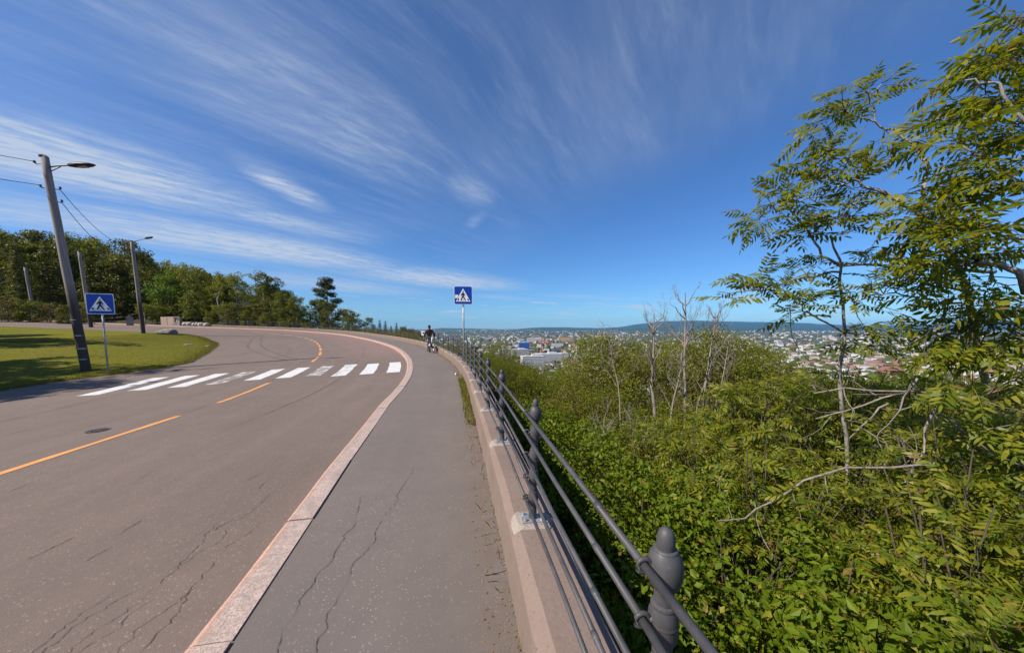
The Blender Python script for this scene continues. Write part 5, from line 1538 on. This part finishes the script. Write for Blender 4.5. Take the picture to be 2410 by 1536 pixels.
for sg in (-1, 1):
    V, Ed, Rr = chains([[('a', (sg * .10, -.33, .52), .055), ('b', (sg * .115, -.30, .42), .06), ('c', (sg * .11, -.28, .34), .04)]]); skin_obj('white_haunch', V, Ed, Rr, M['whitefur'], dog)
lead = MB(); A_ = pt(sP, .46) + (-.1, -.1, .82); B_ = pt(sD, .50) + (-.13, .36, .62); t_ = np.linspace(0, 1, 8)[:, None]; Q = A_ * (1 - t_) + B_ * t_; Q[:, 2] -= .12 * (4 * t_ * (1 - t_))[:, 0]
lead.tube(Q, .006, 5); tag(lead.build('dog_lead', M['dark']), 'thin dark lead between the walker and the dog', 'lead')

# ------------------------------------------------------------------ the city in the valley
def m_facade(name, wall, win=(0.05, 0.055, 0.07), fl=3.4, bay=3.2, wf=.5, bf=.6):
    m, b = new_mat(name); ge = b.add('ShaderNodeNewGeometry'); info = b.add('ShaderNodeObjectInfo')
    px_, py_, pz_ = b.sep(ge.outputs['Position']); nx_, ny_, nz_ = b.sep(ge.outputs['Normal'])
    hcoord = b.math('SUBTRACT', b.math('MULTIPLY', px_, ny_), b.math('MULTIPLY', py_, nx_))
    a = b.math('LESS_THAN', b.math('FRACT', b.math('DIVIDE', pz_, fl)), wf); c = b.math('LESS_THAN', b.math('FRACT', b.math('DIVIDE', hcoord, bay)), bf)
    w_ = b.math('MULTIPLY', b.math('MULTIPLY', a, c), b.math('LESS_THAN', b.math('ABSOLUTE', nz_), .3))
    col = b.mix(b.rng(info.outputs['Random'], 0, 1, 0, .5), wall, tuple(q * .72 for q in wall))
    finish(b, b.mix(w_, col, win), .75); return m


FAC = {'white': m_facade('white_facade', (.62, .60, .58)), 'cream': m_facade('cream_facade', (.66, .58, .48)), 'pink': m_facade('pinkish_facade', (.58, .42, .36)), 'brick': m_facade('brick_facade', (.36, .17, .12)), 'grey': m_facade('grey_facade', (.42, .41, .42)),
       'ochre': m_facade('ochre_facade', (.66, .40, .18)), 'blue': m_facade('blue_facade', (.04, .11, .36), (.02, .05, .18)), 'glass': m_facade('dark_glass_facade', (.12, .14, .18), (.05, .07, .1), 3.4, 6, .75, .9)}
ROOF = {'pale': m_plain('pale_flat_roof', (.50, .49, .48), .8, .2, .05, .1), 'dark': m_plain('dark_roof', (.14, .13, .13), .8, .2, .05, .1), 'tile': m_plain('red_tile_roof', (.28, .13, .085), .8, .2, .05, .1), 'blue': m_plain('blue_grey_roof', (.22, .32, .50), .6, .15, .05, .1)}


def bmesh_kind(wall, roof, gable):
    p = MB(); p.box((0, 0, .40), (1, 1, 1.2)); wm = p.mesh('wall', FAC[wall])
    p = MB()
    if gable: p.add([(-.53, -.53, 1.001), (.53, -.53, 1.001), (.53, .53, 1.001), (-.53, .53, 1.001), (-.53, 0, 1.42), (.53, 0, 1.42)], [(0, 1, 5, 4), (2, 3, 4, 5), (0, 4, 3), (1, 2, 5), (0, 3, 2, 1)])
    else:
        p.box((0, 0, 1.02), (1.02, 1.02, .038)); p.box((.15, .1, 1.10), (.34, .38, .13)); p.box((-.28, -.2, 1.07), (.15, .2, .08))
    return wm, p.mesh('roof', ROOF[roof])


BK = {}
for w_, r_, gb in (('white', 'pale', 0), ('white', 'dark', 0), ('cream', 'pale', 0), ('cream', 'tile', 1), ('pink', 'tile', 1), ('brick', 'dark', 0), ('brick', 'tile', 1), ('grey', 'pale', 0), ('grey', 'dark', 0), ('ochre', 'dark', 0), ('white', 'tile', 1), ('blue', 'blue', 0), ('glass', 'dark', 0), ('white', 'blue', 0)):
    BK[(w_, r_, gb)] = bmesh_kind(w_, r_, gb)
DESC = {('white', 'pale', 0): 'white flat-roofed block', ('white', 'dark', 0): 'white block with dark roof', ('cream', 'pale', 0): 'cream flat-roofed block', ('cream', 'tile', 1): 'cream house with red roof', ('pink', 'tile', 1): 'pinkish house with red roof', ('brick', 'dark', 0): 'brick block with dark roof',
        ('brick', 'tile', 1): 'brick house with red roof', ('grey', 'pale', 0): 'grey flat-roofed block', ('grey', 'dark', 0): 'grey block with dark roof', ('ochre', 'dark', 0): 'ochre block with dark roof', ('white', 'tile', 1): 'white house with red roof'}


def building(kind, u, yb, wpx, hpx, dpx, label, group=None, rot=None, name='city_building', Yd=None):
    if Yd is None:
        Yd = 900.
        for _ in range(8):
            zg = float(terrain_z((u - 1205) / 780 * Yd, Yd)[0]); Yd = (1.65 - zg) * 780 / (yb - 772)
    x = (u - 1205) / 780 * Yd; zg = float(terrain_z(x, Yd)[0]); k = Yd / 780
    t = thing(name, label, 'building', (x, Yd, zg - .5), (0, 0, R.uniform(-.5, .5) if rot is None else rot), group); t.scale = (wpx * k, dpx * k, hpx * k)
    wm, rm = BK[kind]; ob('wall', wm, t); ob('roof', rm, t); return t


for a in [(('white', 'pale', 0), 1253, 872, 52, 34, 26, 'large white terraced office block nearest the bushes', .2), (('white', 'pale', 0), 1292, 856, 60, 24, 30, 'long white block behind the terraced office block', .15), (('cream', 'pale', 0), 1222, 842, 40, 20, 26, 'cream block below the blue building', .25),
          (('blue', 'blue', 0), 1233, 832, 24, 26, 14, 'bright blue building standing above the white blocks', .1), (('glass', 'dark', 0), 1310, 842, 18, 18, 12, 'dark glass block among the white waterfront blocks', .2), (('white', 'pale', 0), 1327, 846, 20, 16, 14, 'small white block right of the dark glass one', .1),
          (('ochre', 'dark', 0), 1330, 804, 34, 11, 12, 'wide ochre building behind the white blocks', 0.), (('white', 'tile', 1), 1353, 868, 16, 14, 12, 'white house with rusty red roof at the edge of the green bush', .1), (('white', 'pale', 0), 1350, 884, 16, 10, 14, 'low white building just above the bushes', .3),
          (('grey', 'pale', 0), 1192, 842, 20, 20, 14, 'grey block seen right of the railing posts', .1), (('white', 'blue', 0), 1190, 856, 34, 10, 26, 'low hall with blue grey roof right of the railing posts', .3), (('white', 'dark', 0), 1312, 816, 26, 9, 12, 'white slab behind the dark glass block', 0.),
          (('white', 'blue', 0), 1825, 832, 26, 12, 12, 'white and blue hall in the suburbs right of the light bushes', .2), (('white', 'pale', 0), 1875, 846, 32, 9, 16, 'long low white hall in the suburbs', .1), (('brick', 'tile', 1), 2100, 893, 44, 22, 26, 'large red brick building seen under the ash leaves', .2), (('brick', 'dark', 0), 2120, 872, 14, 26, 10, 'red brick tower behind the large brick building', .1),
          (('white', 'pale', 0), 2140, 885, 20, 14, 16, 'white gable beside the large brick building', .4), (('white', 'pale', 0), 2080, 908, 40, 8, 26, 'row of low white roofs below the brick building', .1), (('white', 'pale', 0), 2060, 815, 40, 12, 18, 'white hall behind the ash leaves', .1), (('cream', 'pale', 0), 1260, 808, 40, 12, 14, 'pale slab block behind the blue building', 0.), (('white', 'pale', 0), 1420, 787, 20, 5, 8, 'bright white building below the far hills', 0.), (('white', 'dark', 0), 1635, 905, 14, 16, 10, 'white house glimpsed through the bare trees', .2)]:
    kd, u, yb, wp, hp, dp, lb, rt = a; building(kd, u, yb, wp, hp, dp, lb, None, rt)
# red construction crane
Yc = 1250.; xc = (1275 - 1205) / 780 * Yc; zc_ = float(terrain_z(xc, Yc)[0])
M['cranered'] = m_plain('crane_red', (.42, .07, .04), .6)
cr = thing('tower_crane', 'red tower crane rising among the white city blocks', 'crane', (xc, Yc, zc_))
p = MB(); p.box((0, 0, 30), (3.2, 3.2, 62)); p.build('mast', M['cranered'], cr); p = MB(); p.box((12, 0, 61), (62, 2.2, 2.4)); p.build('jib', M['cranered'], cr); p = MB(); p.box((-17, 0, 58), (6, 3, 5)); p.build('counterweight', M['dark'], cr); p = MB(); p.tube([(0, 0, 61), (0, 0, 72)], 1.0, 5); p.tube([(0, 0, 72), (34, 0, 62)], .4, 4); p.tube([(0, 0, 72), (-17, 0, 62)], .4, 4); p.build('tie_bars', M['cranered'], cr)
# the other buildings one can tell apart
kinds = list(DESC); wts = [10, 4, 5, 5, 4, 2, 3, 4, 3, 1, 5]
cand = []
while len(cand) < 250:
    u = R.choice([R.uniform(1000, 1480), R.uniform(1130, 1470), R.uniform(1740, 2230)]); yb = 783 + 95 * R.random() ** 1.7
    if u > 1740 and yb > 860 and R.random() < .5: continue
    cand.append((u, yb))
for u, yb in cand:
    kd = R.choices(kinds, wts)[0]; k = (yb - 772) / 60.
    gb = kd[2]; wp = R.uniform(7, 15) * (k ** .8) * (.55 if gb else 1.1) + 2; hp = (R.uniform(6, 9) if not gb else R.uniform(4, 5.5)) * k ** .9 + 1.2
    zone = 'left' if u < 1600 else 'right'; row = 'near the slope' if yb > 830 else ('in mid city' if yb > 800 else 'far off')
    building(kd, u, yb, wp, hp, wp * R.uniform(.5, .9), 'small %s %s, %s of the bare trees' % (DESC[kd], row, 'left' if zone == 'left' else 'right'), '%s %s, %s' % (DESC[kd], row, zone))
# everything smaller: one mass of far houses, and the trees between them
def box_mass(name, n_, label, mats, seed, r0, r1, wr, hr, tree_=False):
    rng = np.random.default_rng(seed); yb = 776.5 + 150 * rng.random(n_) ** 2.4; uu = rng.uniform(300, 3200, n_)
    Yd = 101.65 * 780 / (yb - 772); Yd = np.minimum(Yd, 9000); x = (uu - 1205) / 780 * Yd; ok = (x > -.28 * Yd); x = x[ok]; Yd = Yd[ok]; zg = terrain_z(x, Yd); n2 = len(x)
    w_ = rng.uniform(*wr, n2); d_ = w_ * rng.uniform(.5, 1., n2); h_ = rng.uniform(*hr, n2); a = rng.uniform(0, 3.14, n2)
    if tree_:
        base = unit(np.array([(math.cos(q) * c, math.sin(q) * c, s) for c, s in ((.9, -.3), (1., .3), (.55, .85)) for q in np.linspace(0, 6.283, 6, endpoint=False)] + [(0, 0, 1.05)])); nf = [(r * 6 + j, r * 6 + (j + 1) % 6, r * 6 + 6 + (j + 1) % 6, r * 6 + 6 + j) for r in range(2) for j in range(6)]; nt_ = [(12 + j, 12 + (j + 1) % 6, 18) for j in range(6)]
        V = base[None] * (1 + rng.normal(0, .16, (n2, 19, 1))); V = V * np.stack([w_, d_, h_], 1)[:, None] + np.stack([x, Yd, zg + h_ * .3], 1)[:, None]
        i_ = (np.arange(n2) * 19)[:, None, None]; return tag(ob(name, mesh(name, V.reshape(-1, 3), [(i_ + np.array(nf)[None]).reshape(-1, 4), (i_ + np.array(nt_)[None]).reshape(-1, 3)], mats)), label, None, None, 'stuff')
    B = np.array([(-.5, -.5, 0), (.5, -.5, 0), (.5, .5, 0), (-.5, .5, 0), (-.5, -.5, 1), (.5, -.5, 1), (.5, .5, 1), (-.5, .5, 1)])
    V = B[None] * np.stack([w_, d_, h_], 1)[:, None]; ca, sa = np.cos(a)[:, None], np.sin(a)[:, None]; V = np.stack([V[..., 0] * ca - V[..., 1] * sa, V[..., 0] * sa + V[..., 1] * ca, V[..., 2]], -1) + np.stack([x, Yd, zg - 1], 1)[:, None]
    q = np.array([(4, 5, 6, 7), (0, 1, 5, 4), (1, 2, 6, 5), (2, 3, 7, 6), (3, 0, 4, 7)]); i_ = (np.arange(n2) * 8)[:, None, None]
    return tag(ob(name, mesh(name, V.reshape(-1, 3), (i_ + q[None]).reshape(-1, 4), mats)), label, None, None, 'stuff')


m, b = new_mat('far_house_colours'); ge = b.add('ShaderNodeNewGeometry'); nz_ = b.sep(ge.outputs['Normal'])[2]
r_ = ge.outputs['Random Per Island']
wl = b.ramp(r_, [(0, (.50, .48, .47)), (.35, (.58, .56, .54)), (.5, (.42, .33, .28)), (.62, (.32, .18, .14)), (.75, (.46, .40, .34)), (.9, (.4, .4, .42))], 'CONSTANT')
rf = b.ramp(r_, [(0, (.55, .54, .53)), (.3, (.16, .15, .15)), (.55, (.26, .15, .11)), (.8, (.22, .2, .2))], 'CONSTANT')
finish(b, b.mix(b.rng(nz_, .4, .6), wl, rf), .8); M['farhouse'] = m
box_mass('distant_houses', 8000, 'the many small houses of the far city in one mass', M['farhouse'], 5, 0, 0, (9, 30), (6, 15))
box_mass('distant_trees', 9000, 'dark tree crowns between the houses of the far city', M['leaf_dark'], 6, 0, 0, (7, 20), (6, 13), True)

# ------------------------------------------------------------------ far hills
m, b = new_mat('far_forest'); oc = b.add('ShaderNodeTexCoord').outputs['Object']
c = b.mix(b.rng(b.noise(oc, .0016, 6, .65), .4, .62), (.020, .040, .026), (.035, .060, .030)); c = b.mix(b.rng(b.noise(oc, .0035, 5, .7), .63, .7, 0, .7), c, (.18, .17, .10)); finish(b, c, .95); M['farforest'] = m
pu = [-2500, 300, 900, 1000, 1040, 1100, 1180, 1220, 1250, 1300, 1400, 1450, 1500, 1560, 1650, 1750, 1850, 1950, 2030, 2100, 2180, 2500, 3600]
pv = [772, 770, 775, 775.5, 771.5, 773, 775, 774.5, 771, 769.5, 771.5, 770.5, 763, 756, 754.5, 757, 758.5, 763.5, 766, 764, 763, 764, 768]
uu = np.linspace(-1000, 3300, 420); YR = np.array([4800, 5600, 6500, 7500, 8500, 9500, 10400, 11200, 12000, 12800, 13600]); wt_ = np.array([0, .03, .10, .22, .40, .60, .78, .92, 1.0, .9, .4])
ridge = 1.65 + (772 - np.interp(uu, pu, pv)) / 780 * 12000
U, YY = np.meshgrid(uu, YR, indexing='ij'); Xh = (U - 1205) / 780 * YY
und = 14 * np.sin(Xh * .0011 + YY * .0007) + 9 * np.sin(Xh * .0031 - YY * .002) + 5 * np.sin(Xh * .008 + YY * .004)
Zh = -75 + (ridge[:, None] + 75) * wt_[None] + und * (wt_ * (1.15 - wt_))[None] * 2 + 3 * np.sin(U * .11) * wt_[None]
nr_ = len(YR); i_ = (np.arange(len(uu) - 1)[:, None] * nr_ + np.arange(nr_ - 1)[None]).reshape(-1)
tag(ob('hills', mesh('hills', np.stack([Xh, YY, Zh], -1).reshape(-1, 3), np.stack([i_, i_ + nr_, i_ + nr_ + 1, i_ + 1], 1), M['farforest'], True)), 'blue wooded hills beyond the city', None, None, 'structure')

# ------------------------------------------------------------------ air
m = bpy.data.materials.new('haze_air'); m.use_nodes = True; b = NB(m.node_tree)
pv_ = b.add('ShaderNodeVolumePrincipled'); pv_.inputs['Color'].default_value = (.16, .50, 1.0, 1); pv_.inputs['Density'].default_value = 3.6e-5; pv_.inputs['Anisotropy'].default_value = 0.0
o_ = b.add('ShaderNodeOutputMaterial'); b.l.new(pv_.outputs[0], o_.inputs['Volume'])
p = MB(); p.box((0, 0, 90), (82000, 29600, 420)); hz = p.build('haze', m); tag(hz, 'pale blue haze of the far air', None, None, 'stuff')
